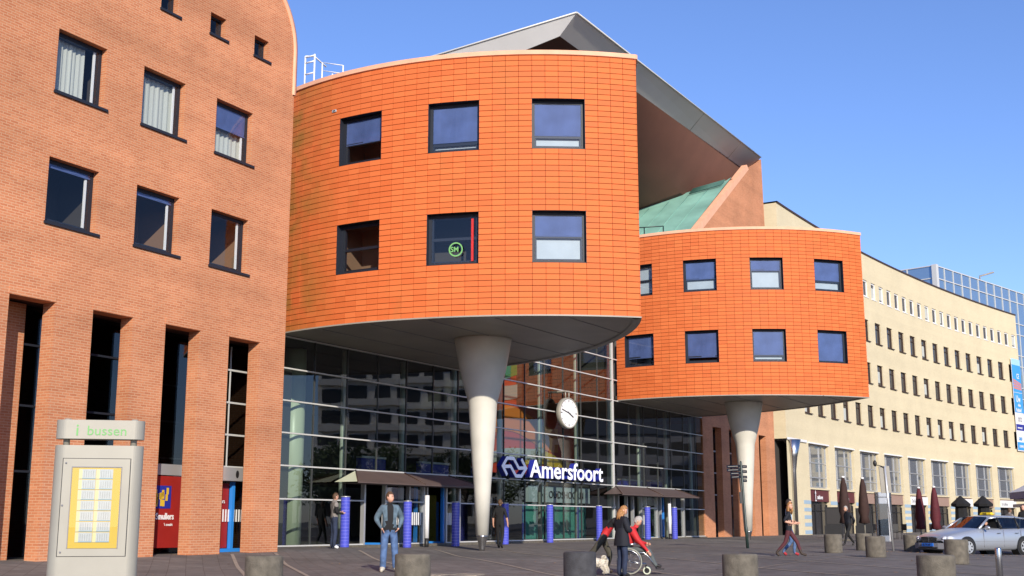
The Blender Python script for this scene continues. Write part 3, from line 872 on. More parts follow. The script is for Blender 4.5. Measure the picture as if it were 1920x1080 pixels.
    for (s0, t0, n0), (s1, t1, n1) in zip(out, out[1:]):
        q = []
        for s, t, n in ((s0, t0, n0), (s1, t1, n1)):
            a_, b_ = (s + n[0] * .07, -(t + n[1] * .07)), (s - n[0] * .4, -(t - n[1] * .4))
            q += [P(*a_, 18.96), P(*a_, 19.13), P(*b_, 19.16), P(*b_, 18.8)]
        mb.add(q, [(0, 4, 5, 1), (1, 5, 6, 2), (2, 6, 7, 3), (3, 7, 4, 0)])
    mb.build('coping', 'coping', root)
    # windows
    for a in wincols:
        for j, (lo, hi) in enumerate(wrows):
            t = th0 + pitch * (a + 2)
            if t > th1 - 1: continue
            hw = math.sin(rad(pitch * 2)) * R; sag = R * math.cos(rad(pitch * 2))
            x, y, zz = pol(t, sag, 8.95 + TH * lo + 0.005)
            st = wstyles[(wincols.index(a), j)]
            window(root, (x - org[0], y - org[1], zz - org[2]), rad(90 - t), K * 2 * hw, K * (TH * 9 - 0.01), fw=0.105, **st)
            # reveal lining behind the tiles closes the joint gap
    # flared column with its steel foot
    col = [(0.25, 1.02), (0.35, 2.97), (0.425, 3.9), (0.497, 4.87), (0.557, 5.78), (0.585, 6.25), (0.62, 6.42), (0.73, 6.8), (0.86, 7.29), (0.973, 7.77), (1.09, 8.41), (1.17, 8.85), (1.185, 8.94)]
    mb = MB(); mb.lathe([(K * r, K * z) for r, z in col], 48, P(s_c, -6.2, 0))
    cobj = mb.build('column', 'column_paint', root)
    mb = MB(); mb.lathe([(K * r, K * z) for r, z in ((0.115, 0.37), (0.12, 0.5), (0.165, 0.75), (0.23, 0.98), (0.236, 1.03))], 32, P(s_c, -6.2, 0))
    mb.lathe([(K * 0.23, K * 0.30), (K * 0.23, K * 0.385), (K * 0.12, K * 0.395)], 32, P(s_c, -6.2, 0))
    mb.build('column_foot', 'stainless', cobj)
    return root
B6 = dict(blind=0.62, rail=0.28, lower='dark')
ws1 = {(0, 1): dict(blind=0.72, rail=0.27, lower='white'), (0, 0): dict(blind=0.45, rail=0.52, lower='white'),
       (1, 1): dict(blind=0.80, rail=0.18, lower='white'), (1, 0): dict(rail=0.52, lower='dark'),
       (2, 1): dict(blind=0.55, rail=0.45, room='room_brown'), (2, 0): dict(rail=0.5, room='room_brown')}
drum_a = drum('tiled_drum', 'nearer and larger orange tiled drum overhanging the square on a white flared column',
     (13.5626, 3.7923), 14.4448, 134.75, 195.2, (-4.387, -1.80), 17.688, 63.87, 5.84, [4, 12, 20], 5.06, ws1)
ws2 = {(0, 1): dict(blind=0.65, rail=0.33, lower='white'), (0, 0): dict(blind=0.97), (1, 1): dict(blind=0.35, rail=0.62, lower='white2'), (1, 0): dict(blind=0.80, rail=0.2, lower='white'),
       (2, 1): dict(blind=0.6, rail=0.4, lower='white'), (2, 0): dict(blind=0.85, rail=0.2), (3, 1): dict(rail=0.5, lower='white2'), (3, 0): dict(blind=0.75, rail=0.3)}
drum_b = drum('tiled_drum', 'farther orange tiled drum on a flared column in front of the cream building',
     (43.405, 2.503), 13.1, 120.43, 191.0, (22.64, -2.327), 21.313, 48.78, 6.27, [3, 11, 19, 27], 35.87, ws2)
# green round logo and red strip in the middle lower window of the near drum
pitch = math.degrees(0.5 / 14.4448); t = 134.75 + pitch * 14
mb = MB(); n = 24
Rw = 14.4448 * math.cos(rad(pitch * 2))
px_, py_, pz_ = P(13.5626 + Rw * math.cos(rad(t)), -(3.7923 + Rw * math.sin(rad(t))), 8.95 + TH * 9)
orgA = ORG[drum_a.name]
lx, lz, lr = 0.08, 0.52, 0.24
mb.add([(lx + lr * math.cos(2 * math.pi * i / n), 0.125, lz + lr * math.sin(2 * math.pi * i / n)) for i in range(n)] + [(lx + lr * .82 * math.cos(2 * math.pi * i / n), 0.125, lz + lr * .82 * math.sin(2 * math.pi * i / n)) for i in range(n)],
       [(i, (i + 1) % n, n + (i + 1) % n, n + i) for i in range(n)])
lg = mb.build('window_logo', 'sign_green', drum_a, (px_ - orgA[0], py_ - orgA[1], pz_ - orgA[2]), (0, 0, rad(90 - t)), org=(0, 0, 0), recalc=False)
text('SM', 0.24, lg, (lx - 0.18, 0.122, lz - 0.08), 'sign_green', bold=0.004, sx=0.95)
mb = MB(); mb.box(0.58, 0.66, 0.2, 0.22, 0.12, 1.55)
mb.build('red_strip', 'red_cloth', lg, org=(0, 0, 0))
# small vent set among the tiles
t = 183.6; x_, y_, z_ = P(13.5626 + 14.46 * math.cos(rad(t)), -(3.7923 + 14.46 * math.sin(rad(t))), 17.55)
mb = MB(); mb.box(-.09, .09, -.02, .03, 0, .08); vt = mb.build('vent', 'white_panel', drum_a, (x_ - orgA[0], y_ - orgA[1], z_ - orgA[2]), (0, 0, rad(90 - t)), org=(0, 0, 0))
mb = MB(); mb.box(-.06, .06, -.025, -.021, .02, .06); mb.build('vent_slot', 'black_paint', vt, org=(0, 0, 0))
# ================================================================== glass hall between the drums
hall = st_root('station_hall', 15, 0, 0.45, 'glass station hall with white transoms under a large folded grey roof', 'building')
horg = ORG[hall.name]
ZT = [0.62, 2.44, 3.74, 5.03, 6.31, 7.60, 8.87, 10.14, 11.42, 12.70, 13.98, 15.26, 16.54, 17.82, 19.0]
SS = [4.03 + 2.16 * k for k in range(-6, 21)]
def has_glass(s, r):
    sc = s + 1.08
    top = 13 if 13.3 < sc < 30.9 else 5
    if r > top: return False
    if r <= 1 and (4.0 < sc < 12.7 or 29.9 < sc < 40.8): return False
    return True
panes = {}
def pane_mesh(w_, h_):
    k = (round(w_, 3), round(h_, 3))
    if k not in panes:
        mb = MB(); mb.quad((-w_ / 2, 0, -h_ / 2), (w_ / 2, 0, -h_ / 2), (w_ / 2, 0, h_ / 2), (-w_ / 2, 0, h_ / 2))
        panes[k] = mb.mesh('glass_pane', 'glass', recalc=False)
    return panes[k]
def pane(s0, s1, z0, z1, d=0.0, jit=0.0022):
    c = P((s0 + s1) / 2, d, (z0 + z1) / 2)
    inst('glass_pane', pane_mesh(K * (s1 - s0), K * (z1 - z0)), hall, (c[0] - horg[0], c[1] - horg[1], c[2] - horg[2]),
         (random.uniform(-jit, jit), 0, random.uniform(-jit, jit)))
for s in SS[:-1]:
    if s > 44: continue
    for r in range(14):
        if has_glass(s, r): pane(s + 0.02, min(s + 2.14, 44.33), ZT[r] + 0.02, ZT[r + 1] - 0.02)
for r, z in enumerate(ZT):
    runs = [(-8.9, 44.33)] if r <= 6 else [(13.4, 30.45)]
    if r == 1: runs = [(-8.9, 5.25), (12.85, 30.0), (40.75, 44.33)]
    if r == 0: runs = [(-8.9, 5.25), (12.85, 30.0), (40.75, 44.33)]
    for a, b in runs:
        mb = SB(); mb.sbox(a, b, -0.07, 0.05, z - 0.028, z + 0.028); mb.build('transom', 'white_bar', hall)
for i, s in enumerate(SS):
    if s > 44: continue
    top = 19.0 if 13.3 < s < 30.9 else 8.9
    bot = 3.74 if (4.5 < s < 12.3 or 30.5 < s < 40.5) else 0.62
    mb = SB(); mb.sbox(s - 0.022, s + 0.022, -0.035, 0.06, bot, top); mb.build('mullion', 'dark_alu', hall)
mb = SB(); mb.sbox(29.72, 29.84, -0.09, 0.08, 0.62, 19.0); mb.build('mullion', 'white_bar', hall)
mb = SB(); mb.sbox(-8.9, 44.33, -0.16, 0.10, 0.10, 0.585); mb.build('plinth', 'concrete', hall)
# slim posts just behind the glass
for s in [4.6 + 4.32 * k for k in range(-2, 10)]:
    mb = MB(); mb.lathe([(K * 0.13, K * 0.6), (K * 0.13, K * (18.5 if 13 < s < 31 else 8.9))], 14, P(s, 0.62, 0)); mb.build('post', 'post_paint', hall)
for s in (3.3,): 
    mb = MB(); mb.lathe([(K * 0.48, K * 0.6), (K * 0.48, K * (18.5 if 13 < s < 31 else 8.9))], 24, P(s, 2.3, 0)); mb.build('round_column', 'glass_green', hall)
# interior shell
mb = SB(); mb.sbox(-9, 44.3, 0.12, 24, 0.42, 0.575); mb.build('hall_floor', 'floor_tile', hall)
mb = SB()
mb.spoly([(-9, 24, 0.4), (44.3, 24, 0.4), (44.3, 24, 19.3), (-9, 24, 19.3)])
mb.spoly([(-9, 0.2, 0.4), (-9, 24, 0.4), (-9, 24, 19.3), (-9, 0.2, 19.3)])
mb.spoly([(44.3, 0.2, 0.4), (44.3, 24, 0.4), (44.3, 24, 19.3), (44.3, 0.2, 19.3)])
mb.build('hall_wall', 'hall_lining', hall, recalc=False)
mb = SB()
mb.sbox(-9, 13.3, 0.05, 24, 9.0, 9.2); mb.sbox(30.5, 44.3, 0.05, 24, 9.0, 9.2); mb.sbox(13.3, 30.5, 0.05, 24, 19.05, 19.3)
mb.spoly([(13.3, 0.1, 9), (13.3, 24, 9), (13.3, 24, 19.1), (13.3, 0.1, 19.1)]); mb.spoly([(30.5, 0.1, 9), (30.5, 24, 9), (30.5, 24, 19.1), (30.5, 0.1, 19.1)])
mb.build('hall_ceiling', 'room_dark', hall, recalc=False)
# upper floor and information boards inside
mb = SB(); mb.sbox(-8, 44, 6.0, 20, 3.9, 4.05); mb.build('gallery', 'room_dark', hall)
for s0, s1, z in ((9.0, 10.9, 4.1), (13.9, 16.4, 4.05), (37.2, 40.5, 3.9), (41.9, 44.0, 3.95), (19, 20.5, 4.0)):
    mb = SB(); mb.sbox(s0, s1, 3.0, 3.3, z - .1, z + 0.42); bb = mb.build('departure_board', 'sign_blue', hall)
    mb = SB(); mb.sbox(s0, s1, 2.95, 3.3, z + 0.43, z + 0.52); mb.build('board_cap', 'alu', bb)
mb = SB(); mb.sbox(13.9, 15.3, 3.0, 3.8, 0.58, 2.9); mb.build('ticket_machine', 'yellow_dark', hall)
mb = SB(); mb.sbox(16.0, 17.0, 4.0, 4.8, 0.58, 2.6); mb.build('ticket_machine', 'blue_paint', hall)
mb = SB(); mb.sbox(26.5, 34.5, 4.0, 4.2, 2.75, 3.72); shop = mb.build('shop_fascia', 'white_panel', hall)
mb = SB(); mb.sbox(26.5, 34.5, 4.3, 4.4, 0.58, 2.7); mb.build('shop_counter', 'mural_teal', hall)
text('OUDSHOORN', K * 0.62, hall, (P(28.9, 3.97, 3.0)[0] - horg[0], P(0, 3.95, 0)[1] - horg[1], K * 3.02 - horg[2]), 'black_paint', sx=1.15)
mb = SB()
for i in range(5):
    a = i * 1.2; mb.sbox(27.7 + .17 * math.cos(a) , 27.9 + .17 * math.cos(a), 3.9, 3.98, 3.1 + .15 * math.sin(a), 3.25 + .15 * math.sin(a))
mb.build('shop_emblem', 'black_paint', hall)
# coloured wall hanging
mb = SB(); mb.sbox(25.5, 38.5, 7.2, 7.4, 4.6, 13.0); hang = mb.build('wall_hanging', 'mural_red', hall)
def ribbon(pts, wd, m_, d):
    mb = SB()
    for (s0, z0), (s1, z1) in zip(pts, pts[1:]):
        mb.spoly([(s0, d, z0 - wd / 2), (s1, d, z1 - wd / 2), (s1, d, z1 + wd / 2), (s0, d, z0 + wd / 2)])
    return mb.build('hanging_ribbon', m_, hang, recalc=False)
cv = lambda s0, s1, z0, z1, n=14, b=0.8: [(s0 + (s1 - s0) * i / n, z0 + (z1 - z0) * i / n + b * math.sin(math.pi * i / n * 1.5)) for i in range(n + 1)]
ribbon(cv(25.5, 36, 7.0, 7.8), 1.6, 'mural_orange', 7.15)
ribbon(cv(27, 38.5, 9.5, 12.4, b=-0.5), 0.9, 'mural_grey', 7.12)
ribbon(cv(25.5, 34, 4.9, 6.4, b=0.3), 0.7, 'mural_grey', 7.10)
ribbon(cv(29, 38.5, 11.2, 10.6), 1.4, 'mural_green', 7.14)
ribbon(cv(26, 32, 11.6, 12.6, b=.2), 1.0, 'mural_teal', 7.13)
ribbon(cv(30, 38.5, 5.2, 5.6, b=.5), 0.9, 'yellow_dark', 7.11)
# entrances
def entrance(s0, verts, blue, stripes, post):
    for a in verts:
        e = SB(); e.sbox(a - 0.05, a + 0.05, -0.12, 0.08, 0.45, 3.4); e.build('door_frame', 'alu', hall)
    for a, b in stripes:
        pane(a, b, 0.62, 2.44); pane(a, b, 2.44, 3.5)
        mb = SB(); mb.sbox(a, b, -0.1, 0.05, 2.405, 2.475); mb.build('transom', 'white_bar', hall)
        mb = SB(); mb.sbox(a, b, -0.1, 0.05, 0.55, 0.63); mb.build('transom', 'white_bar', hall)
        mb = SB(); n = 7
        for i in range(n): mb.sbox(a + 0.1 + i * 0.16, a + 0.19 + i * 0.16, -0.02, -0.012, 1.42, 1.98)
        mb.build('door_marking', 'white_paint', hall)
    for a, d0, d1 in blue:
        mb = SB(); mb.sbox(a, a + 0.13, d0, d1, 0.5, 3.35); mb.sbox(a, a + .13, d0, d0 + 1.2, 0.5, 0.66); dl = mb.build('door_leaf', 'blue_paint', hall)
        mb = SB(); mb.sbox(a + .05, a + .07, d0 + .14, d0 + 1.1, 0.66, 3.3); mb.build('door_glass', 'dark_glass', dl)
    mb = MB(); mb.lathe([(K * 0.1, K * 0.85), (K * 0.1, K * 2.72)], 16, P(post, -1.2, 0)); po = mb.build('barrier_post', 'white_paint', hall)
    mb = MB(); mb.lathe([(K * 0.1, K * 0.36), (K * 0.1, K * 0.85)], 16, P(post, -1.2, 0)); mb.build('post_foot', 'black_paint', po)
entrance(0, (5.3, 6.8, 8.6, 9.75, 10.0, 11.6, 12.75), ((6.9, 0.0, 0.14), (9.4, 0.1, 0.24), (11.45, 0.0, 0.14)), ((6.95, 8.3), (8.65, 9.7), (11.65, 12.7)), 8.4)
entrance(0, (30.3, 31.5, 32.4, 33.6, 34.3, 36.0, 36.6, 38.1, 38.9, 40.4), ((31.6, 0.0, 0.14), (36.1, 0.0, 0.14), (37.4, .1, .24)), ((33.65, 36.0), (38.1, 40.3)), 35.4)
def canopy(s0, s1, r0, r1, pale):
    z0, z1, t = 3.18, 3.70, 1.35
    mb = SB()
    mb.spoly([(r0, -0.12, z1), (r1, -0.12, z1), (s1, -t, z0), (s0, -t, z0)])
    mb.spoly([(r1, -0.12, z1), (s1, -0.12, z0), (s1, -t, z0)])
    mb.spoly([(s0, -t, z0), (s1, -t, z0), (s1, -t, z0 - .05), (s0, -t, z0 - .05)])
    mb.spoly([(s0, -t, z0 - .05), (s1, -t, z0 - .05), (s1, -0.12, z0 - .05), (s0, -0.12, z0 - .05)])
    ca = mb.build('door_canopy', 'canopy_brown', hall)
    mb = SB(); mb.spoly([(r0, -0.12, z1), (s0, -t, z0), (s0, -0.12, z0)]); mb.build('hip_panel', 'glass_green' if pale else 'canopy_brown', ca)
    for f in (0.0, 0.5, 1.0):
        a, b = r0 + (r1 - r0) * f, s0 + (s1 - s0) * f
        mb = SB(); mb.tube([P(a, -0.12, z1 + .02), P(b, -t, z0 + .02)], K * 0.03, 6); mb.build('canopy_rib', 'brown_frame', ca)
canopy(3.2, 12.9, 4.6, 11.7, True)
canopy(28.2, 40.1, 29.9, 38.9, False)
# big folded roof
FK = 1.157      # the far group was surveyed from a second station: scale to the first
def far(p):
    return (-36.5 + FK * (p[0] + 36.5), -(32.27 + FK * (-p[1] - 32.27)), 1.5 + FK * (p[2] - 1.5))
rf = SB()
A, B_ = (17.1, -4.45, 28.27), (46.35, -4.45, 28.03)
A2, B2 = (17.5, -3.2, 27.36), (46.95, -3.2, 27.24)
AB, BB = (17.1, 14, 27.15), (46.35, 14, 27.0)
A2B = (18.3, 17.75, 24.4)
A, B_, A2, B2, AB, BB = [far(q) for q in (A, B_, A2, B2, AB, BB)]
A2B = far(A2B); BB2 = far((46.95, 14, 26.2))
rf.spoly([A, B_, B2, A2])
rf.spoly([A, A2, A2B, AB])
rf.spoly([A, AB, BB, B_])
rf.spoly([B_, BB, BB2, B2])
roof = rf.build('roof', 'roof_metal', hall, recalc=False)
mb = SB()
P1, P2, P3, P4 = [far(q) for q in ((40.54, -4.3, 24.96), (38.9, -1.26, 23.82), (37.44, 1.41, 22.82), (31, 13, 18.4))]
for tri in ((A2, B2, P2), (B2, P1, P2), (A2, P2, P3), (A2, P3, A2B), (P3, P4, A2B)): mb.spoly(tri)
mb.spoly([far(q) for q in ((10, 13, 16), (48, 13, 16), (48, 13, 26.5), (10, 13, 26.5))])
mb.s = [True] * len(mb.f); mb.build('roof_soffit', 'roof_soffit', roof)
mb = SB(); mb.tube([P(A[0], A[1] - .02, A[2] + .02), P(B_[0], B_[1] - .02, B_[2] + .02)], K * 0.06, 6); mb.tube([P(A[0] - .02, A[1], A[2] + .02), P(AB[0] - .02, AB[1], AB[2] + .02)], K * .06, 6); mb.build('roof_edge', 'white_bar', roof)
mb = SB()
for f in (0.27, 0.62, 0.86):
    a = [A[i] + (B_[i] - A[i]) * f for i in range(3)]; b = [A2[i] + (B2[i] - A2[i]) * f for i in range(3)]
    mb.tube([P(a[0], a[1] - .01, a[2]), P(b[0], b[1] - .015, b[2])], K * 0.012, 4)
mb.build('roof_seam', 'soffit', roof)

# ================================================================== second brick office block
KA, G0A = K, G0.copy()
K = 0.88 * FK; G0 = Vector((-9.2713, 48.729, -0.1272))
brick2 = st_root('brick_office_block', 40, -4.45, 0.4, 'red brick building with sloping green copper roof behind the farther drum', 'building', 'brick office blocks flanking the glass hall')
op2 = [(34.94 + 2.84 * k, 36.42 + 2.84 * k, -1.0, 7.45) for k in range(4)]
mb = SB()
mb.swall(33.26, 46.78, -0.3, 19.9, op2, -4.45, 0.42)
mb.spoly([(33.26, -4.45, 19.9), (46.7, -4.45, 19.9), (46.4, -4.45, 27.9), (46.0, -4.43, 27.7), (43.35, -4.43, 26.45)])
mb.spoly([(46.78, -4.45, -0.3), (46.78, 12, -0.3), (46.5, 12, 27.0), (46.4, -4.45, 27.9)])
mb.spoly([(33.26, -4.45, -0.3), (33.26, -4.03, -0.3), (33.26, -4.03, 8.9), (33.26, -4.45, 8.9)])
mb.build('wall', 'brick', brick2)
mb = SB()
q = []
for dd in (-4.5, -4.1):
    q += [P(33.1, dd, 19.80), P(43.1, dd, 26.62), P(43.45, dd, 26.35), P(33.9, dd, 19.80)]
mb.add(q, [(0, 1, 2, 3), (4, 7, 6, 5), (0, 4, 5, 1), (3, 2, 6, 7)]); mb.build('coping', 'coping', brick2)
mb = SB()
gz = lambda s: 19.83 + .69 * (s - 33.1)
gp = [(33.1, -4.12), (40.9, -4.12), (40.4, -3.9), (39.2, -1.26), (37.7, 1.41), (33.1, 10.5), (33.1, 6)]
mb.spoly([(s, d, gz(s)) for s, d in gp]); mb.spoly([(33.1, -4.12, 19.83), (33.1, 10.5, 19.83), (31.0, 10.5, 18.9), (31.0, -3.5, 18.9)])
gr = mb.build('roof', 'copper_green', brick2)
mb = SB()
for d in (-3.0, -1.8, -0.6, 0.6):
    s1 = 40.2 - 0.55 * (d + 4) - 0.35
    mb.tube([P(33.1, d, gz(33.1) + .02), P(s1, d, gz(s1) + .02)], K * 0.025, 4)
mb.build('roof_seam', 'copper_green', gr)
for k in range(4):
    mb = SB(); s = 40.1 - 0.22 * k
    mb.tube([P(s - .15, -4.0, gz(s) + .12), P(s - 0.95, -1.9, gz(s - .8) + .12)], K * 0.05, 4); mb.build('louvre', 'copper_dark', gr)
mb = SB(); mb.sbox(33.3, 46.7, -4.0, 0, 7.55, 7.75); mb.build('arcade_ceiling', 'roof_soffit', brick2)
mb = SB(); mb.sbox(33.9, 46.7, -3.2, -3.14, 0.6, 7.5); mb.build('shop_glazing', 'dark_glass', brick2)
mb = SB()
for z in (3.3, 4.7, 6.1):
    mb = SB(); mb.sbox(33.9, 46.7, -3.3, -3.2, z - .04, z + .04); mb.build('transom', 'white_bar', brick2)
for s in (36.2, 39.2):
    mb = MB(); mb.lathe([(K * 0.07, K * 0.45), (K * 0.07, K * 2.9)], 10, P(s, -3.6, 0)); mb.build('drain_pipe', 'glass_green', brick2)
# dark glazed link to the cream building
link = st_root('glazed_link', 48, -2.5, 0.4, 'dark glazed link between the brick block and the cream building', 'building')
mb = SB(); mb.sbox(46.8, 50.6, -2.4, 8, 0.3, 22.8); mb.build('wall', 'office_glass', link)
for z in (3.6, 4.9, 6.9, 8.0, 9.0, 10.0, 21.8, 22.4):
    mb = SB(); mb.sbox(46.85, 48.4, -2.52, -2.42, z - .035, z + .035); mb.build('transom', 'white_bar', link)
mb = SB()
mb.sbox(48.3, 48.4, -2.53, -2.42, 3.6, 6.9); mb.build('mullion', 'white_bar', link)

# ================================================================== curved cream office building
CB, RB = (45.7927, 291.6977), 286.9227
def bp(th, z, inset=0.0):
    r = RB + inset
    return P(CB[0] + r * math.cos(rad(th)), -(CB[1] + r * math.sin(rad(th))), z)
def bloc(th):   # rotation of a fitting on the curve: x along the wall, y into it
    return rad(90 + th) + 0.0
th_mid = -83.0
cream = empty('curved_office_building', W(CB[0] + RB * math.cos(rad(th_mid)), CB[1] + RB * math.sin(rad(th_mid)), 0.4), AZ, 'curved cream brick office building with rows of narrow windows above shops', 'building', org=bp(th_mid, 0.4))
corg = ORG[cream.name]
T0, T1 = -89.47, -76.87
rows = []
r1_ = [-84.97 + 0.4095 * k for k in range(-10, 20)]
r2_ = [-84.88 + 0.6155 * k for k in range(-7, 13)]
holes = []
for t in r1_: 
    if t > T0 + .3 and t + .25 < T1: holes.append((t, t + 0.235, 21.18, 22.68, 'w'))
for zz, zt in ((17.22, 19.1), (13.48, 15.3), (9.72, 11.52)):
    for t in r2_:
        if t > T0 + .3 and t + .3 < T1: holes.append((t, t + 0.295, zz, zt, 'b'))
bays = [(-88.49 + 1.2345 * k, -88.49 + 1.2345 * k + 0.915) for k in range(10)]
bays = [b for b in bays if b[1] < T1]
for a, b in bays: holes.append((a, b, 4.13, 7.40, 'g')); holes.append((a, b, -0.5, 4.0, 's'))
ths = sorted(set([T0, T1] + [h[0] for h in holes] + [h[1] for h in holes]))
zs = sorted(set([-0.3, 25.03] + [h[2] for h in holes if h[2] > -0.3] + [h[3] for h in holes]))
mb = SB()
for a, b in zip(ths, ths[1:]):
    hs = [h for h in holes if h[0] < (a + b) / 2 < h[1]]
    zc = -0.3
    for z0, z1 in sorted((h[2], h[3]) for h in hs):
        if z0 > zc: mb.add([bp(a, zc), bp(b, zc), bp(b, z0), bp(a, z0)], [(0, 1, 2, 3)])
        zc = max(zc, z1)
    mb.add([bp(a, zc), bp(b, zc), bp(b, 25.03), bp(a, 25.03)], [(0, 1, 2, 3)])
for a, b, z0, z1, k in holes:
    dp = 0.08 if k == 'w' else 0.11 if k == 'b' else 0.35
    z0 = max(z0, -0.3)
    mb.add([bp(a, z0), bp(a, z1), bp(a, z1, dp), bp(a, z0, dp)], [(0, 1, 2, 3)])
    mb.add([bp(b, z0), bp(b, z0, dp), bp(b, z1, dp), bp(b, z1)], [(0, 1, 2, 3)])
    mb.add([bp(a, z1), bp(b, z1), bp(b, z1, dp), bp(a, z1, dp)], [(0, 1, 2, 3)])
    mb.add([bp(a, z0), bp(a, z0, dp), bp(b, z0, dp), bp(b, z0)], [(0, 1, 2, 3)])
mb.add([bp(T0, 7.5), bp(T0, 7.5, 12), bp(T0, 25.03, 12), bp(T0, 25.03)], [(0, 1, 2, 3)])
mb.add([bp(T1, -.3), bp(T1, -.3, 12), bp(T1, 25.03, 12), bp(T1, 25.03)], [(0, 1, 2, 3)])
cw = mb.build('wall', 'beige_brick', cream)
mb = SB()
for i in range(24):
    a, b = T0 + (T1 - T0) * i / 24, T0 + (T1 - T0) * (i + 1) / 24
    mb.add([bp(a, 25.03, -.08), bp(b, 25.03, -.08), bp(b, 25.16, -.08), bp(a, 25.16, -.08), bp(a, 25.16, 12), bp(b, 25.16, 12), bp(a, 25.0, .1), bp(b, 25.0, .1)], [(0, 1, 2, 3), (3, 2, 5, 4), (0, 6, 7, 1)])
mb.build('parapet_cap', 'brown_frame', cream)
arcw = lambda dth: K * RB * rad(dth)
def bwin(wd, h, frame, sillm):
    mb = MB(); f = 0.1 if frame != 'white_paint' else 0.13
    mb.box(-wd / 2, -wd / 2 + f, 0.02, 0.14, 0, h); mb.box(wd / 2 - f, wd / 2, 0.02, 0.14, 0, h)
    mb.box(-wd / 2 + f, wd / 2 - f, 0.02, 0.14, h - f, h); mb.box(-wd / 2 + f, wd / 2 - f, 0.02, 0.14, 0, f)
    if frame != 'white_paint': mb.box(-wd / 2 + f, wd / 2 - f, 0.03, 0.13, h * .72, h * .72 + .06)
    mb.box(-wd / 2 - .04, wd / 2 + .1, -0.22 if frame != 'white_paint' else -.10, -0.0, -0.06, 0.0)
    fr = mb.mesh('window', frame)
    mb = MB(); mb.quad((-wd / 2 + f, 0.1, f), (wd / 2 - f, 0.1, f), (wd / 2 - f, 0.1, h - f), (-wd / 2 + f, 0.1, h - f))
    return fr, mb.mesh('pane', 'office_glass', recalc=False)
wb = bwin(arcw(0.295), K * 1.86, 'brown_frame', 1); ww = bwin(arcw(0.235), K * 1.5, 'white_paint', 1)
mb = MB(); 
def cur_mesh(wd, h):
    mb = MB(); n = 8; vs = []
    for i in range(n + 1): vs += [(-wd / 2 + wd * i / n, 0.095 - 0.0 * (i % 2), 0), (-wd / 2 + wd * i / n, 0.095, h)]
    mb.add(vs, [(2 * i, 2 * i + 2, 2 * i + 3, 2 * i + 1) for i in range(n)])
    return mb.mesh('curtain', 'curtain', recalc=False)
cu1 = cur_mesh(arcw(0.12), K * 1.0)
for a, b, z0, z1, k in holes:
    tm_ = (a + b) / 2
    p = bp(tm_, z0, 0.06 if k == 'w' else 0.09); loc = (p[0] - corg[0], p[1] - corg[1], p[2] - corg[2])
    if k in 'wb':
        fr, pn = ww if k == 'w' else wb
        o = inst('window', fr, cream, loc, (0, 0, -rad(-90 - tm_) * -1 if False else -(rad(tm_ + 90))))
        inst('pane', pn, o)
        if random.random() < 0.3: inst('curtain', cu1, o, (random.uniform(-.15, .15), 0, K * (.1 if random.random() < .6 else .3)))
def gbay(wd, h):
    mb = MB()
    for f in (0.0, 0.22, 0.66, 1.0): 
        x = -wd / 2 + wd * f; mb.box(x - .04, x + .04, 0.0, 0.1, 0, h)
    for f in (0.02, 0.24, 0.58, 0.985): mb.box(-wd / 2, wd / 2, 0.004, 0.096, h * f - .05, h * f + .05)
    fr = mb.mesh('shop_window', 'alu')
    mb = MB(); mb.quad((-wd / 2, 0.06, 0), (wd / 2, 0.06, 0), (wd / 2, 0.06, h), (-wd / 2, 0.06, h))
    return fr, mb.mesh('pane', 'coated_glass', recalc=False)
gb = gbay(arcw(0.915), K * 3.27)
gs = MB(); gw = arcw(0.915)
gs.box(-gw / 2, gw / 2, 0.25, 0.35, 0, K * 3.2)
gs_me = gs.mesh('shop_entrance', 'office_glass')
gd = MB()
for x in (-gw / 2 + .05, -gw * .12, gw * .2, gw / 2 - .05): gd.box(x - .05, x + .05, 0.17, 0.25, 0, K * 2.6)
gd.box(-gw / 2 + .1, gw / 2 - .1, 0.18, 0.24, K * 2.1, K * 2.1 + .07)
gd_me = gd.mesh('door_frame', 'black_frame')
sg = MB(); sg.box(-gw / 2 + .02, gw / 2 - .02, -0.02, 0.1, 0, K * 0.92)
sgm = {m_: sg.mesh('sign_band', m_) for m_ in ('shop_sign_maroon', 'shop_band')}
st_me = MB(); 
sw = arcw(1.2345 - 0.915)
st_me.box(-sw / 2, sw / 2, -0.012, 0.02, 0, K * 0.27)
st_mesh = st_me.mesh('stripe', 'stripe_blue')
lh = MB(); lh.box(-gw / 2 - .08, gw / 2 + .08, -0.1, 0.06, 0, 0.10)
lh_me = lh.mesh('lintel', 'white_paint')
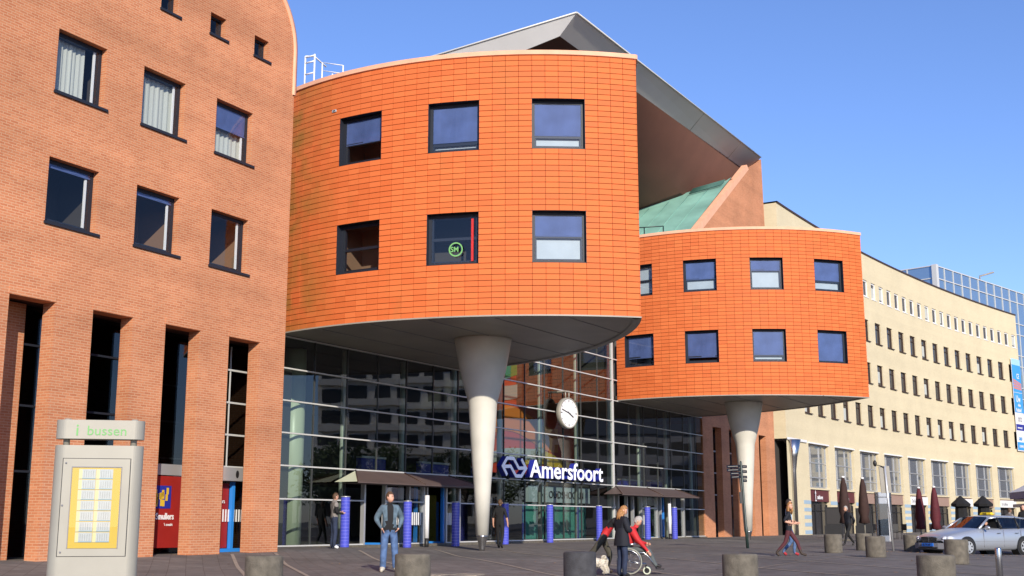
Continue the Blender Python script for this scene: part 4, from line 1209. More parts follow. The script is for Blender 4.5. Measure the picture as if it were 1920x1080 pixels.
for i, (a, b) in enumerate(bays):
    tm_ = (a + b) / 2; rz = -rad(tm_ + 90)
    def at(z, ins, t_=tm_):
        p = bp(t_, z, ins); return (p[0] - corg[0], p[1] - corg[1], p[2] - corg[2])
    o = inst('shop_window', gb[0], cream, at(4.13, 0.2), (0, 0, rz)); inst('pane', gb[1], o)
    inst('lintel', lh_me, cream, at(7.42, 0), (0, 0, rz))
    o = inst('shop_entrance', gs_me, cream, at(0.3, 0.1), (0, 0, rz)); inst('door_frame', gd_me, o)
    inst('sign_band', sgm['shop_sign_maroon' if i < 2 else 'shop_band'], cream, at(3.12, 0.12), (0, 0, rz))
    if i in (0, 1):
        text('zaithove', K * 0.42, cream, (at(3.3, 0.02)[0] - .8, at(3.3, 0.02)[1], at(3.3, 0)[2]), 'white_paint', bold=.012, sx=0.9, rot=(0, 0, rz))
        mb = MB(); mb.add([(-.06, 0, -.15), (.06, 0, -.15), (.06, 0, .4), (.16, 0, .36), (0, 0, .62), (-.16, 0, .36), (-.06, 0, .4), (-.2, 0, -.22), (.2, 0, -.22), (.2, 0, -.15)], [(0, 1, 2, 6), (3, 4, 5), (7, 8, 9, 0)])
        mb.build('sign_emblem', 'white_paint', cream, (at(3.45, 0.03)[0] - 1.25, at(3.45, 0.03)[1] - .02, at(3.45, 0)[2] - .1), (0, 0, rz), org=(0, 0, 0), recalc=False)
    if i in (4, 6, 8):
        mb = MB(); mb.box(-gw * .5, gw * .45, -0.1, 0.0, 0, .75); o = mb.build('shop_sign', 'white_paint', cream, at(3.15, -0.02), (0, 0, rz), org=(0, 0, 0))
        text('De Kofferie', 0.5, o, (-gw * .47, -0.11, .2), 'grey_render', sx=0.75)
    for k in range(5):
        tp = a - (1.2345 - 0.915) / 2
        inst('stripe', st_mesh, cream, at(0.72 + 0.545 * k, 0, tp), (0, 0, -rad(tp + 90)))
# floor slabs block views through, banner on the right end
mb = SB()
for i in range(12):
    a, b = T0 + (T1 - T0) * i / 12, T0 + (T1 - T0) * (i + 1) / 12
    mb.add([bp(a, -.3, .9), bp(b, -.3, .9), bp(b, 25, .9), bp(a, 25, .9)], [(0, 1, 2, 3)])
mb.build('inner_wall', 'room_dark', cream, recalc=False)
# steel funnel column at the recessed corner
mb = MB(); pc = bp(-89.28, 0, -.1)
mb.lathe([(K * .2, K * .42), (K * .2, K * 5.2), (K * .33, K * 6.2), (K * .62, K * 7.45)], 24, (pc[0], pc[1], 0)); mb.build('column', 'stainless', cream)
mb = SB(); mb.add([bp(T0 - .02, 7.42, -.1), bp(-88.6, 7.42, -.1), bp(-88.6, 7.60, -.1), bp(T0 - .02, 7.60, -.1), bp(T0, 7.42, 2), bp(-88.6, 7.42, 2)], [(0, 1, 2, 3), (0, 4, 5, 1)]); mb.build('edge_trim', 'white_paint', cream)
banner = empty('advertising_banner', W(CB[0] + (RB - .15) * math.cos(rad(-77.18)), CB[1] + (RB - .15) * math.sin(rad(-77.18)), 9.4), AZ - rad(-77.18 + 90), 'tall blue and white advertising banner hung on the end of the cream building', 'banner')
bw_ = arcw(0.50)
mb = MB(); mb.box(-bw_ / 2, bw_ / 2, -0.04, 0.0, 0, K * 10.4); mb.build('sheet', 'white_paint', banner, org=(0, 0, 0))
for z0, z1, m_ in ((9.7, 10.4, 'banner_sky'), (6.6, 9.7, 'banner_blue'), (4.3, 6.55, 'banner_blue'), (2.3, 3.0, 'sign_blue'), (0.1, 1.0, 'banner_blue')):
    mb = MB(); mb.box(-bw_ / 2 + .02, bw_ / 2 - .02, -0.055, -0.041, K * z0, K * z1); mb.build('print_field', m_, banner, org=(0, 0, 0))
mb = MB()
for i in range(4): mb.quad((-bw_ * .45, -.06, K * (7.0 + .3 * i)), (bw_ * .45, -.06, K * (6.9 + .2 * i)), (bw_ * .45, -.06, K * (7.05 + .2 * i)), (-bw_ * .45, -.06, K * (7.2 + .3 * i)))
mb.build('print_field', 'banner_red', banner, org=(0, 0, 0), recalc=False)
for tx, sz, x, z, m_ in (('Uw', 1.1, -.75, 5.5, 'white_paint'), ('visie', .55, -.3, 5.0, 'white_paint'), ('Relatie?', .62, -.9, 4.4, 'white_paint'), ('CE', .8, -.1, 8.2, 'white_paint'), ('OTZ', .7, -.6, 3.3, 'grey_render'), ('www.otz.nl', .36, -.9, 2.5, 'white_paint'), ('GREIF', .5, -.8, 1.2, 'banner_blue'), ('KOMPAS', .4, -.8, .4, 'white_paint')):
    text(tx, sz, banner, (x, -.065, K * z), m_, bold=.01, sx=.8)

K, G0 = KA, G0A
# ================================================================== blue glass tower behind
tw = empty('glass_office_tower', (51.95, 144.6, 0.4), 0, 'blue glass office tower rising behind the cream building', 'building')
def tower_face(d, n_, nm, npan, pw, zt):
    rz = math.atan2(d[1], d[0])
    rowsz = [zt - FK * q for q in (0, 1.35, 3.9, 5.2, 7.7, 9.0, 11.5, 12.8, 15.3)]
    for k in range(npan):
        for z1, z0 in zip(rowsz, rowsz[1:]):
            key = ('tw', pw, round(z1 - z0, 2))
            me = wkey(key, lambda: MB().quad((.03, 0, .03), (pw - .03, 0, .03), (pw - .03, 0, z1 - z0 - .03), (.03, 0, z1 - z0 - .03)).mesh('glass_panel', 'tower_glass', recalc=False))
            inst('glass_panel', me, tw, (d[0] * pw * k, d[1] * pw * k, z0), (random.uniform(-.004, .004), 0, rz + random.uniform(-.004, .004)))
    mb = MB(); mtx = Matrix.Rotation(rz, 4, 'Z')
    for k in range(npan + 1): mb.box(k * pw - .07, k * pw + .07, -.1, .1, 0, zt, 0, mtx)
    for z in rowsz: mb.box(0, npan * pw, -.09, .09, z - .06, z + .06, 0, mtx)
    mb.box(0, npan * pw, .3 * n_, .5 * n_, 0, zt - .2, 1, mtx)
    mb.build('mullion_grid', ['white_bar', 'slate'], tw, org=(0, 0, 0))
tower_face((.703, .711), 1, 'r', 16, 2.43, 32.1)
tower_face((-.719, .695), -1, 'l', 5, 3.6, 32.1)
mb = MB(); mb.box(-.3, .3, -.3, .3, 0, 32.2, 0, Matrix.Rotation(rad(45), 4, 'Z')); mb.build('corner_post', 'white_bar', tw, org=(0, 0, 0))
mb = MB(); mb.tube([(9.8, 11, 32.0), (9.8, 11, 33.0), (11.6, 10.8, 33.5)], .12, 6); mb.build('window_cleaning_arm', 'soffit', tw, org=(0, 0, 0))
# ================================================================== fittings on the front of the hall
ck = empty('station_clock', W(22.96, 0.55, 7.53), AZ - rad(9), 'round white station clock hanging in front of the glass hall', 'clock')
r_ = 0.74
RX = Matrix.Rotation(rad(90), 4, 'X')
mb = MB(); vs_ = []
mb.lathe([(r_, -.12), (r_ + .02, -.1), (r_ + .02, .1), (r_, .12), (r_ - .05, .12), (r_ - .05, -.12)], 48)
mb.v = [tuple(RX @ Vector(p)) for p in mb.v]; mb.build('rim', 'brushed_alu', ck, org=(0, 0, 0))
mb = MB(); mb.lathe([(r_ - .04, -.10), (r_ - .04, .10)], 48); mb.v = [tuple(RX @ Vector(p)) for p in mb.v]; mb.build('dial', 'white_paint', ck, org=(0, 0, 0))
mb = MB()
for k in range(12):
    a = rad(30 * k); L_ = .12 if k % 3 == 0 else .07
    mb.box(-.022 if k % 3 == 0 else -.012, .022 if k % 3 == 0 else .012, -.108, -.102, r_ - .09 - L_, r_ - .09, 0, Matrix.Rotation(a, 4, 'Y'))
mb.build('hour_mark', 'black_paint', ck, org=(0, 0, 0))
for nm, ang, ln_, wd, yy in (('hour_hand', 118, .40, .032, -.113), ('minute_hand', 286, .60, .022, -.118)):
    mb = MB(); mb.box(-wd, wd, yy - .003, yy, -.12, ln_, 0, Matrix.Rotation(rad(ang), 4, 'Y')); mb.build(nm, 'black_paint', ck, org=(0, 0, 0))
mb = MB(); mb.tube([(-.14, .0, r_), (-.14, 0, r_ + .32)], .03, 8); mb.tube([(.14, 0, r_), (.14, 0, r_ + .32)], .03, 8); mb.box(-.2, .2, -.04, .5, r_ + .3, r_ + .37); mb.build('bracket', 'brushed_alu', ck, org=(0, 0, 0))

sg_root = empty('station_name_sign', W(21.6, 0.35, 3.86), AZ, 'illuminated white and blue lettering with arrow logo on the glass hall', 'sign')
t0 = text_mb('Amersfoort', 1.0, 0.0, 0.0)
zs_ = [p[2] for p in t0.v]; xs_ = [p[0] for p in t0.v]
cap = 0.70
size = 0.80 / cap
sx_ = 7.5 / ((max(xs_) - min(xs_)) * size)
def split_letters(bodymb):
    n = len(bodymb.v); par = list(range(n))
    def find(a):
        while par[a] != a: par[a] = par[par[a]]; a = par[a]
        return a
    # merge coincident verts too
    key = {}
    for i, p in enumerate(bodymb.v):
        k = (round(p[0], 4), round(p[1], 4), round(p[2], 4))
        if k in key: par[find(i)] = find(key[k])
        else: key[k] = i
    for f in bodymb.f:
        for a in f[1:]: par[find(a)] = find(f[0])
    groups = {}
    for fi, f in enumerate(bodymb.f): groups.setdefault(find(f[0]), []).append(f)
    out = []
    for g in groups.values():
        idx = sorted(set(i for f in g for i in f)); mp = {a: b for b, a in enumerate(idx)}
        m_ = MB(); m_.add([bodymb.v[i] for i in idx], [tuple(mp[i] for i in f) for f in g]); out.append(m_)
    return sorted(out, key=lambda q: min(p[0] for p in q.v))
x_off = (18.85 - 21.6) * K
body = split_letters(text_mb('Amersfoort', size, 0.13, 0.016, sx_, space=1.0))
face = split_letters(text_mb('Amersfoort', size, 0.006, 0.016, sx_, space=1.0))
mat('sign_white', (0.85, 0.86, 0.9), 0.5, emit=((0.85, 0.88, 1.0), 0.25))
mat('logo_white', (0.72, 0.77, 0.92), 0.5, emit=((0.8, 0.86, 1.0), 0.12))
for b_, f_ in zip(body, face):
    o = b_.build('letter', 'sign_blue', sg_root, (x_off, 0, 0.02), org=(0, 0, 0))
    inst('letter_face', f_.mesh('letter_face', 'sign_white', recalc=False), o, (0, -0.14, 0))
def stroke(pts, wd, d0, d1, sx, sz):
    mb = MB(); pts = [Vector((x * sx, z * sz)) for x, z in pts]; L_, R_ = [], []
    for i, p in enumerate(pts):
        if i == 0: d = (pts[1] - p).normalized(); m_ = 1
        elif i == len(pts) - 1: d = (p - pts[-2]).normalized(); m_ = 1
        else:
            a, b = (p - pts[i - 1]).normalized(), (pts[i + 1] - p).normalized(); d = (a + b).normalized(); m_ = 1 / max(.5, d.dot(a))
        n_ = Vector((-d.y, d.x)) * wd / 2 * m_
        L_.append(p + n_); R_.append(p - n_)
    n = len(pts); vs = [(q.x, d0, q.y) for q in L_ + R_] + [(q.x, d1, q.y) for q in L_ + R_]
    fs = []
    for i in range(n - 1):
        fs += [(i, i + 1, n + i + 1, n + i), (2 * n + i, 3 * n + i, 3 * n + i + 1, 2 * n + i + 1), (i, 2 * n + i, 2 * n + i + 1, i + 1), (n + i, n + i + 1, 3 * n + i + 1, 3 * n + i)]
    fs += [(0, n, 3 * n, 2 * n), (n - 1, 3 * n - 1, 4 * n - 1, 2 * n - 1)]
    return mb.add(vs, fs)
s1_ = [(.2, .05), (.03, .52), (.2, .97), (.46, .97), (.67, .46), (.92, .5)]
s2_ = [(.78, .97), (.97, .48), (.77, .03), (.55, .03), (.34, .54), (.1, .5)]
for ss_ in (s1_, s2_):
    o = stroke(ss_, .15, -.12, .13, 2.2, .82).build('logo_arrow', 'sign_blue', sg_root, ((16.0 - 21.6) * K, 0, .0), org=(0, 0, 0))
    inst('logo_face', stroke(ss_, .15, -.145, -.125, 2.2, .82).mesh('logo_face', 'logo_white'), o)
for s in (17.2, 18.7, 21.2, 23.4, 25.5):
    mb = MB(); x = (s - 21.6) * K; mb.box(x - .05, x + .05, .15, .28, -.12, .95); mb.build('mounting_bar', 'black_paint', sg_root, org=(0, 0, 0))

# blue tiled posts in front of the glass
def blue_post():
    prof = []
    n = 15; h = 2.33 * K; z0 = 0.36 * K
    for i in range(n):
        a, b = z0 + (h - z0) * i / n, z0 + (h - z0) * (i + 1) / n
        prof += [(.157, a + .005, 1), (.162, a + .008, 0), (.162, b - .008, 0), (.157, b - .005, 1)]
    mb = MB(); mb.lathe([(r, z - z0) for r, z, _ in prof], 20, smooth=False)
    for i in range(len(prof) - 1):
        if prof[i][2] and prof[i + 1][2]:
            for q in range(20): mb.m[i * 20 + q] = 1
    return mb.mesh('shaft', ['blue_tile', 'pale_grout']), (h - z0)
bp_me, bp_h = blue_post()
cm_ = MB().lathe([(.166, 0), (.17, .02), (.15, .035), (.0, .04)], 20).mesh('cap', 'alu')
for (s, t), lb in zip(((2.23, 1.5), (7.06, 1.1), (10.35, 1.45), (15.14, 1.2), (20.5, 0.75), (26.6, 0.62), (32.88, 0.8), (36.15, 1.2)),
        ('blue tiled post beside the man in the grey vest', 'blue tiled post between the man in the denim jacket and the open doors',
         'blue tiled post just left of the near white column', 'blue tiled post behind the man in black', 'blue tiled post below the start of the station lettering',
         'blue tiled post left of the woman in the dark coat', 'blue tiled post behind the wheelchair user', 'blue tiled post right of the far entrance, farthest of the row')):
    p = W(s, t); o = empty('tiled_post', (p.x, p.y, ground(p.x, p.y)), AZ, lb, 'post', 'blue tiled posts along the glass front')
    inst('shaft', bp_me, o); inst('cap', cm_, o, (0, 0, bp_h))

# access ladder and rails on the drum roofs
lad = st_root('roof_ladder', -0.3, -1.2, 18.95, 'white access ladder and guard rail on the roof of the nearer drum', 'ladder')
mb = MB()
for s, d in ((-.25, -0.75), (-.25, -1.25)): mb.tube([P(s, d, 18.8), P(s, d, 20.55)], .032, 8)
for z in (19.2, 19.75, 20.25, 20.5): mb.tube([P(-.25, -.75, z), P(-.25, -1.25, z)], .03, 6)
mb.tube([P(-.25, -.75, 20.55), P(0.3, -.75, 20.75), P(0.8, -1.0, 20.4)], .03, 6); mb.build('ladder', 'white_paint', lad)
mb = MB()
for d, zt in ((-1.5, 20.2), (-2.05, 19.6), (-2.6, 19.85)): mb.tube([P(-.05, d, 18.8), P(-.05, d, zt)], .025, 8)
for z in (19.4, 19.85, 20.2): mb.tube([P(-.05, -1.5, z), P(-.05, -2.6, z - .35)], .016, 6)
mb.build('guard_rail', 'white_paint', lad)
gr_ = st_root('roof_rail', 32.6, -1.5, 18.95, 'dark steel rail on the roof of the farther drum', 'railing')
mb = MB()
for s, d in ((32.4, 0.6), (32.9, -1.0), (33.2, -2.2)): mb.tube([P(s, d, 18.8), P(s, d, 20.3)], .035, 6)
for z in (19.6, 20.28): mb.tube([P(32.0, 1.6, z), P(32.9, -1.0, z), P(33.2, -2.2, z)], .03, 6)
mb.build('rail', 'dark_green', gr_)

# ================================================================== street furniture
def bollard_me(m_):
    mb = MB(); mb.lathe([(.298, 0), (.30, .03), (.30, .60), (.288, .622), (.26, .63), (0, .632)], 36)
    return mb.mesh('bollard', m_)
bme = bollard_me('concrete'); bmd = bollard_me('dark_concrete')
for x, y, lb, me in ((-3.94, 19.62, 'round concrete bollard in front of the brick pillar, leftmost of all', bme), (-1.65, 20.51, 'round concrete bollard beside the man in the denim jacket', bme),
        (1.24, 22.56, 'dark painted concrete bollard beside the white dog', bmd), (3.85, 20.82, 'round concrete bollard in front of the finger post', bme),
        (6.84, 19.91, 'large near concrete bollard left of the steel post', bme), (11.55, 32.0, 'concrete bollard hiding the front wheel of the taxi', bme),
        (10.97, 42.0, 'concrete bollard just right of the striding woman', bme), (11.05, 37.4, 'concrete bollard in front of the steel information pillar', bme),
        (13.17, 46.0, 'concrete bollard partly hidden behind another, near the walking man in navy', bme), (15.15, 46.6, 'concrete bollard left of the nose of the taxi', bme)):
    o = bpy.data.objects.new('bollard', me); COL.objects.link(o); o.location = (x, y, ground(x, y) - 0.004); o.rotation_euler = (0, 0, random.uniform(0, 6))
    tag(o, lb, 'bollard', 'concrete bollards on the square')
o = MB().lathe([(.05, 0), (.05, .74), (.045, .76), (.0, .765)], 20).build('steel_post', 'stainless')
o.location = (7.52, 19.05, ground(7.52, 19.05)); tag(o, 'slim stainless steel post in the right foreground', 'post')

# bus timetable pillar
bs = empty('bus_timetable_pillar', (-3.86, 11.35, ground(-3.86, 11.35)), rad(12), 'silver bus timetable pillar with yellow poster and green lettering', 'sign')
gz0 = ground(-3.86, 11.35)
def zz(v): return v - gz0
def slab(w_, d_, z0, z1):
    p = []
    for cx, s in ((w_ / 2 - d_ / 2, 1), (-w_ / 2 + d_ / 2, -1)):
        for k in range(19):
            a = rad(-90 + 10 * k) if s == 1 else rad(90 + 10 * k)
            p.append((cx + d_ / 2 * math.cos(a), d_ / 2 * math.sin(a)))
    return MB().prism(p, z0, z1, smooth=False)
slab(.79, .20, 0, zz(2.11)).build('body', 'brushed_alu', bs, org=(0, 0, 0))
hd = slab(.79, .19, zz(2.17), zz(2.345)).build('header', 'brushed_alu', bs, org=(0, 0, 0))
for x in (-.3, .3):
    MB().lathe([(.03, zz(2.10)), (.03, zz(2.36))], 12, (x, 0, 0)).build('peg', 'brushed_alu', bs, org=(0, 0, 0))
text('i', .155, hd, (-.215, -.097, zz(2.20)), 'sign_green', ext=.002, bold=.001)
text('bussen', .125, hd, (-.115, -.097, zz(2.205)), 'sign_green', ext=.002, sx=1.05)
mb = MB(); mb.box(-.30, .29, -.106, -.098, zz(1.105), zz(1.985)); door = mb.build('cabinet_door', 'brushed_alu', bs, org=(0, 0, 0))
mb = MB()
for a, b, c, e in ((-.308, .298, 1.985, 1.991), (-.308, .298, 1.099, 1.105), (-.308, -.30, 1.105, 1.985), (.29, .298, 1.105, 1.985)): mb.box(a, b, -.1005, -.097, zz(c), zz(e))
mb.build('door_gap', 'black_paint', door, org=(0, 0, 0))
mb = MB(); mb.box(-.215, .215, -.112, -.107, zz(1.175), zz(1.905)); post = mb.build('poster', 'yellow', bs, org=(0, 0, 0))
mb = MB()
for a, b, c, e in ((-.222, .222, 1.905, 1.913), (.215, .222, 1.175, 1.905), (-.222, -.215, 1.175, 1.905)): mb.box(a, b, -.118, -.106, zz(c), zz(e))
mb.build('poster_frame', 'grey_render', bs, org=(0, 0, 0))
mb = MB(); mb.quad((-.214, -.119, zz(1.176)), (.214, -.119, zz(1.176)), (.214, -.119, zz(1.904)), (-.214, -.119, zz(1.904))); mb.build('poster_glass', 'window_glass', bs, org=(0, 0, 0), recalc=False)
for r in range(7):
    for c in range(2):
        x0 = -.155 + .152 * c; z1 = 1.89 - .0955 * r
        mb = MB(); mb.box(x0, x0 + .148, -.1165, -.1125, zz(z1 - .088), zz(z1)); pp = mb.build('timetable_sheet', 'paper', post, org=(0, 0, 0))
        mb = MB(); mb.box(x0 + .002, x0 + .03, -.1172, -.1166, zz(z1 - .086), zz(z1 - .004)); mb.box(x0 + .03, x0 + .147, -.1172, -.1166, zz(z1 - .088), zz(z1 - .081), 1); 
        for k in range(5): mb.box(x0 + .045 + k * .02, x0 + .047 + k * .02, -.1172, -.1166, zz(z1 - .075), zz(z1 - .015), 2)
        mb.build('timetable_print', ['paper_yellow', 'paper_blue', 'grey_cloth'], post, org=(0, 0, 0))
for x, z in ((-.275, 1.945), (-.275, 1.14), (-.285, 1.56)):
    mb = MB(); mb.lathe([(.009, 0), (.009, .006), (0, .007)], 10); mb.v = [(x + p[0], -.106 - p[2], zz(z) + p[1]) for p in mb.v]; mb.build('screw', 'grey_render', door, org=(0, 0, 0))

# finger post
fp = empty('finger_post', (9.31, 48.61, ground(9.31, 48.61)), 0, 'leaning dark green finger post with several direction arms', 'signpost')
fp.rotation_euler = (0, rad(-2.6), 0)
MB().lathe([(.06, 0), (.06, .8), (.045, .85), (.045, 3.36), (.02, 3.42)], 14).build('post', 'dark_green', fp, org=(0, 0, 0))
for z, x0, x1, a in ((3.22, -.58, -.05, 0), (3.08, -.58, -.05, 0), (2.94, -.46, -.05, 0), (2.80, -.44, -.05, 0), (3.2, .05, .45, 50), (3.0, .05, .42, 50), (2.78, .05, .40, 50), (2.64, .05, .36, 50)):
    mb = MB(); mb.box(x0, x1, -.012, .012, z - .055, z + .055, 0, Matrix.Rotation(rad(a), 4, 'Z')); ar = mb.build('direction_arm', 'arm_dark', fp, org=(0, 0, 0))
    mb = MB(); mb.box(x0 + .05, x1 - .08, -.015, -.0125, z - .008, z + .008, 0, Matrix.Rotation(rad(a), 4, 'Z')); mb.build('arm_lettering', 'soffit', ar, org=(0, 0, 0))
mb = MB(); mb.box(-.16, -.045, -.05, .05, 1.75, 2.2); mb.build('notice_box', 'black_paint', fp, org=(0, 0, 0))

# road sign seen from behind
tsn = empty('road_sign', (14.27, 46.06, ground(14.27, 46.06)), rad(20), 'tall road sign on a thin grey pole seen from behind', 'sign')
tsn.rotation_euler = (0, rad(-3), rad(15))
MB().lathe([(.04, 0), (.04, 3.15), (.0, 3.16)], 12).build('pole', 'alu', tsn, org=(0, 0, 0))
mb = MB(); mb.box(-.22, .22, .045, .07, 2.15, 3.15); mb.build('sign_plate', 'soffit', tsn, org=(0, 0, 0))
mb = MB(); mb.tube([(0, 0, 3.1), (-.2, 0, 3.18), (-.33, 0, 3.2)], .015, 6); mb.ell((-.4, 0, 3.27), .07, .07, .12); mb.build('lamp', 'black_paint', tsn, org=(0, 0, 0))

# steel information pillar
ip = empty('information_pillar', (19.67, 64.77, ground(19.67, 64.77)), rad(-12), 'tall rounded stainless steel information pillar in front of the shops', 'pillar')
slab(.86, .46, 0, 2.55).build('body', 'stainless', ip, org=(0, 0, 0))
mb = MB(); mb.box(-.32, .2, -.238, -.228, .3, 1.95); mb.build('display', 'dark_glass', ip, org=(0, 0, 0))
mb = MB(); mb.box(-.43, .43, -.235, .235, 2.27, 2.31); mb.build('joint', 'black_paint', ip, org=(0, 0, 0))

# closed parasols
def parasol(x, y, h, m_, lb, open_=0.0):
    o = empty('parasol', (x, y, ground(x, y)), random.uniform(0, 3), lb, 'parasol', 'closed parasols on the terrace')
    MB().lathe([(.04, 0), (.04, h), (.0, h + .02)], 10).build('mast', 'brushed_alu', o, org=(0, 0, 0))
    mb = MB(); n = 16; prof = [(.07, h - .02), (.16, h - .4), (.24, h - 1.1), (.30, h - 1.8), (.22, h - 2.1), (.30, h - 2.45), (.10, h - 2.5)]
    k0 = len(mb.v); mb.lathe(prof, n)
    mb.v = [(p[0] * (1 + .18 * (i % 2) - .09), p[1] * (1 + .18 * (i % 2) - .09), p[2]) for i, p in enumerate(mb.v)]
    mb.build('folded_canopy', m_, o, org=(0, 0, 0))
    MB().lathe([(.09, h - .03), (.10, h + .05), (0, h + .08)], 10).build('cap', 'white_paint', o, org=(0, 0, 0))
    MB().lathe([(.35, 0), (.35, .06), (.06, .09), (.06, .3)], 16).build('base', 'concrete', o, org=(0, 0, 0))
parasol(18.12, 66.66, 3.4, 'dark_brown_cloth', 'closed dark brown parasol left, behind the walking man in navy')
parasol(19.70, 68.5, 3.4, 'dark_brown_cloth', 'closed dark brown parasol just left of the steel information pillar')
parasol(25.0, 75.0, 3.05, 'burgundy', 'left one of the two closed burgundy parasols')
parasol(25.3, 73.17, 3.05, 'burgundy', 'right one of the two closed burgundy parasols')
# black half-folded parasols flanking the white shop sign
for x, lb in ((27.9, 'black half folded parasol left of the white shop sign'), (29.3, 'black half folded parasol right of the white shop sign')):
    y = 76.0; o = empty('parasol', (x, y, ground(x, y)), 0, lb, 'parasol', 'black parasols at the shop sign')
    MB().lathe([(.04, 0), (.04, 2.5)], 10).build('mast', 'brushed_alu', o, org=(0, 0, 0))
    mb = MB(); mb.lathe([(.04, 2.6), (.62, 2.1), (.60, 1.95), (.36, 1.9), (.42, 1.0), (.40, .5)], 8, smooth=False); mb.build('folded_canopy', 'black_cloth', o, org=(0, 0, 0))
    MB().lathe([(.3, 0), (.3, .06), (.05, .08)], 16).build('base', 'concrete', o, org=(0, 0, 0))
# menu cases and terrace tables before the shops
for x, y, lb in ((20.2, 77.0, 'black menu display case by the first shop pillar'), (23.4, 81.5, 'black menu display case by the second shop pillar')):
    o = empty('menu_case', (x, y, ground(x, y)), rad(-20), lb, 'display case', 'menu cases at the shops')
    mb = MB(); mb.box(-.55, .55, -.2, .2, 0, .75); mb.box(-.5, .5, -.12, .12, .75, 1.9); mb.build('case', 'black_paint', o, org=(0, 0, 0))
    mb = MB(); mb.box(-.4, .4, -.135, -.125, .85, 1.8); mb.build('case_glass', 'office_glass', o, org=(0, 0, 0))
for x, y, lb in ((22.4, 72.5, 'terrace table left of the steel information pillar base'), (26.4, 74.5, 'terrace table under the burgundy parasols'), (28.6, 74.0, 'terrace table under the white shop sign')):
    o = empty('terrace_table', (x, y, ground(x, y)), 0, lb, 'table', 'terrace tables')
    MB().lathe([(.38, .72), (.38, .75)], 20).build('table_top', 'brown_frame', o, org=(0, 0, 0))
    MB().lathe([(.25, 0), (.25, .03), (.03, .05), (.03, .72)], 12).build('leg', 'black_paint', o, org=(0, 0, 0))
    for k in range(3):
        a = k * 2.1 + .4; cx, cy = x + .75 * math.cos(a), y + .75 * math.sin(a)
        c = empty('terrace_chair', (cx, cy, ground(cx, cy)), a + rad(90), ('dark terrace chair on the right of the ', 'dark terrace chair on the left of the ', 'dark terrace chair on the near side of the ')[k] + ('table left of the steel pillar' if x < 24 else 'table under the burgundy parasols' if x < 27 else 'table under the white shop sign'), 'chair', 'chairs at the ' + lb)
        mb = MB(); mb.box(-.21, .21, -.21, .21, .43, .47); mb.build('seat', 'black_paint', c, org=(0, 0, 0))
        mb = MB(); mb.box(-.21, .21, -.24, -.2, .5, .88); mb.build('backrest', 'black_paint', c, org=(0, 0, 0))
        for lx in (-.19, .19):
            for ly in (-.2, .19): MB().tube([(lx, ly, 0), (lx, ly, .44)], .013, 5).build('leg', 'black_paint', c, org=(0, 0, 0))

# snack kiosk at the right edge
ki = empty('kiosk', (27.5, 62.0, ground(27.5, 62.0) - 0.25), rad(-10), 'grey kiosk with blue fascia and white pyramid roof at the right edge', 'kiosk')
mb = MB(); mb.box(-1.3, 3.4, -1.3, 1.6, 0, 2.0); mb.build('body', 'shop_band', ki, org=(0, 0, 0))
mb = MB(); mb.box(-1.0, 3.0, -1.34, -1.3, .9, 1.8); mb.build('serving_hatch', 'office_glass', ki, org=(0, 0, 0))
mb = MB(); mb.box(-1.6, 3.7, -1.8, 1.8, 2.0, 2.16); mb.box(-1.55, 3.65, -1.75, 1.75, 2.3, 2.42); mb.build('eaves', 'white_bar', ki, org=(0, 0, 0))
mb = MB(); mb.box(-1.7, 3.8, -1.9, 1.9, 2.42, 2.75); fa = mb.build('fascia', 'sign_blue', ki, org=(0, 0, 0))
text('CC', .27, fa, (-1.55, -1.915, 2.49), 'white_paint', bold=.01)
mb = MB(); mb.add([(-1.72, -1.92, 2.76), (3.82, -1.92, 2.76), (3.82, 1.92, 2.76), (-1.72, 1.92, 2.76), (1.05, 0, 4.3)], [(0, 1, 4), (1, 2, 4), (2, 3, 4), (3, 0, 4), (0, 3, 2, 1)]); mb.build('roof', 'white_paint', ki, org=(0, 0, 0))

# leaves and litter on the paving
mb = MB()
def leaf(x, y, r):
    a = random.uniform(0, 6.28); z = ground(x, y) + .012; t = random.uniform(-.01, .012)
    mb.add([(x + r * math.cos(a), y + r * math.sin(a), z), (x + r * .5 * math.cos(a + 1.6), y + r * .5 * math.sin(a + 1.6), z + t), (x - r * math.cos(a), y - r * math.sin(a), z + abs(t)), (x + r * .5 * math.cos(a - 1.6), y + r * .5 * math.sin(a - 1.6), z)], [(0, 1, 2, 3)])
for i in range(170): leaf(random.uniform(-10, 16), random.uniform(15, 44), random.uniform(.03, .07))
for i in range(90): leaf(random.gauss(15.4, 1.1), random.gauss(44.0, .8), random.uniform(.04, .09))
for i in range(40): leaf(random.gauss(15.0, .8), random.gauss(38.9, .4), random.uniform(.03, .07))
tag(mb.build('fallen_leaves', 'leaf_litter', recalc=False), 'scattered dry leaves and scraps on the paving', 'leaves', kind='stuff')
def gpt(x, y): return (x, y, ground(x, y))
mb = MB(); mb.ell((0, 0, .05), .13, .08, .06, 10, 6); 
mb.v = [(p[0] + random.uniform(-.03, .03), p[1] + random.uniform(-.03, .03), max(0, p[2] + random.uniform(-.02, .02))) for p in mb.v]
o = mb.build('crumpled_paper', 'paper'); q = (-8.75, 33.4); o.location = gpt(*q); tag(o, 'crumpled white paper lying at the foot of a brick pillar', 'litter')
for x, y, lb in ((-1.0, 27.4, 'rusty square manhole frame right of the man in the denim jacket'), (-1.75, 26.9, 'rusty square manhole frame at his feet, left of the other')):
    mb = MB(); a, b = .32, .28
    for x0, x1, y0, y1 in ((-a, a, -a, -b), (-a, a, b, a), (-a, -b, -b, b), (b, a, -b, b)):
        mb.box(x0, x1, y0, y1, -.02, .012)
    mb.box(-b, b, -b, b, -.02, .004, 1)
    o = mb.build('manhole_cover', ['paving_line', 'asphalt']); o.location = gpt(x, y); o.rotation_euler = (0, 0, rad(-15)); tag(o, lb, 'manhole cover')
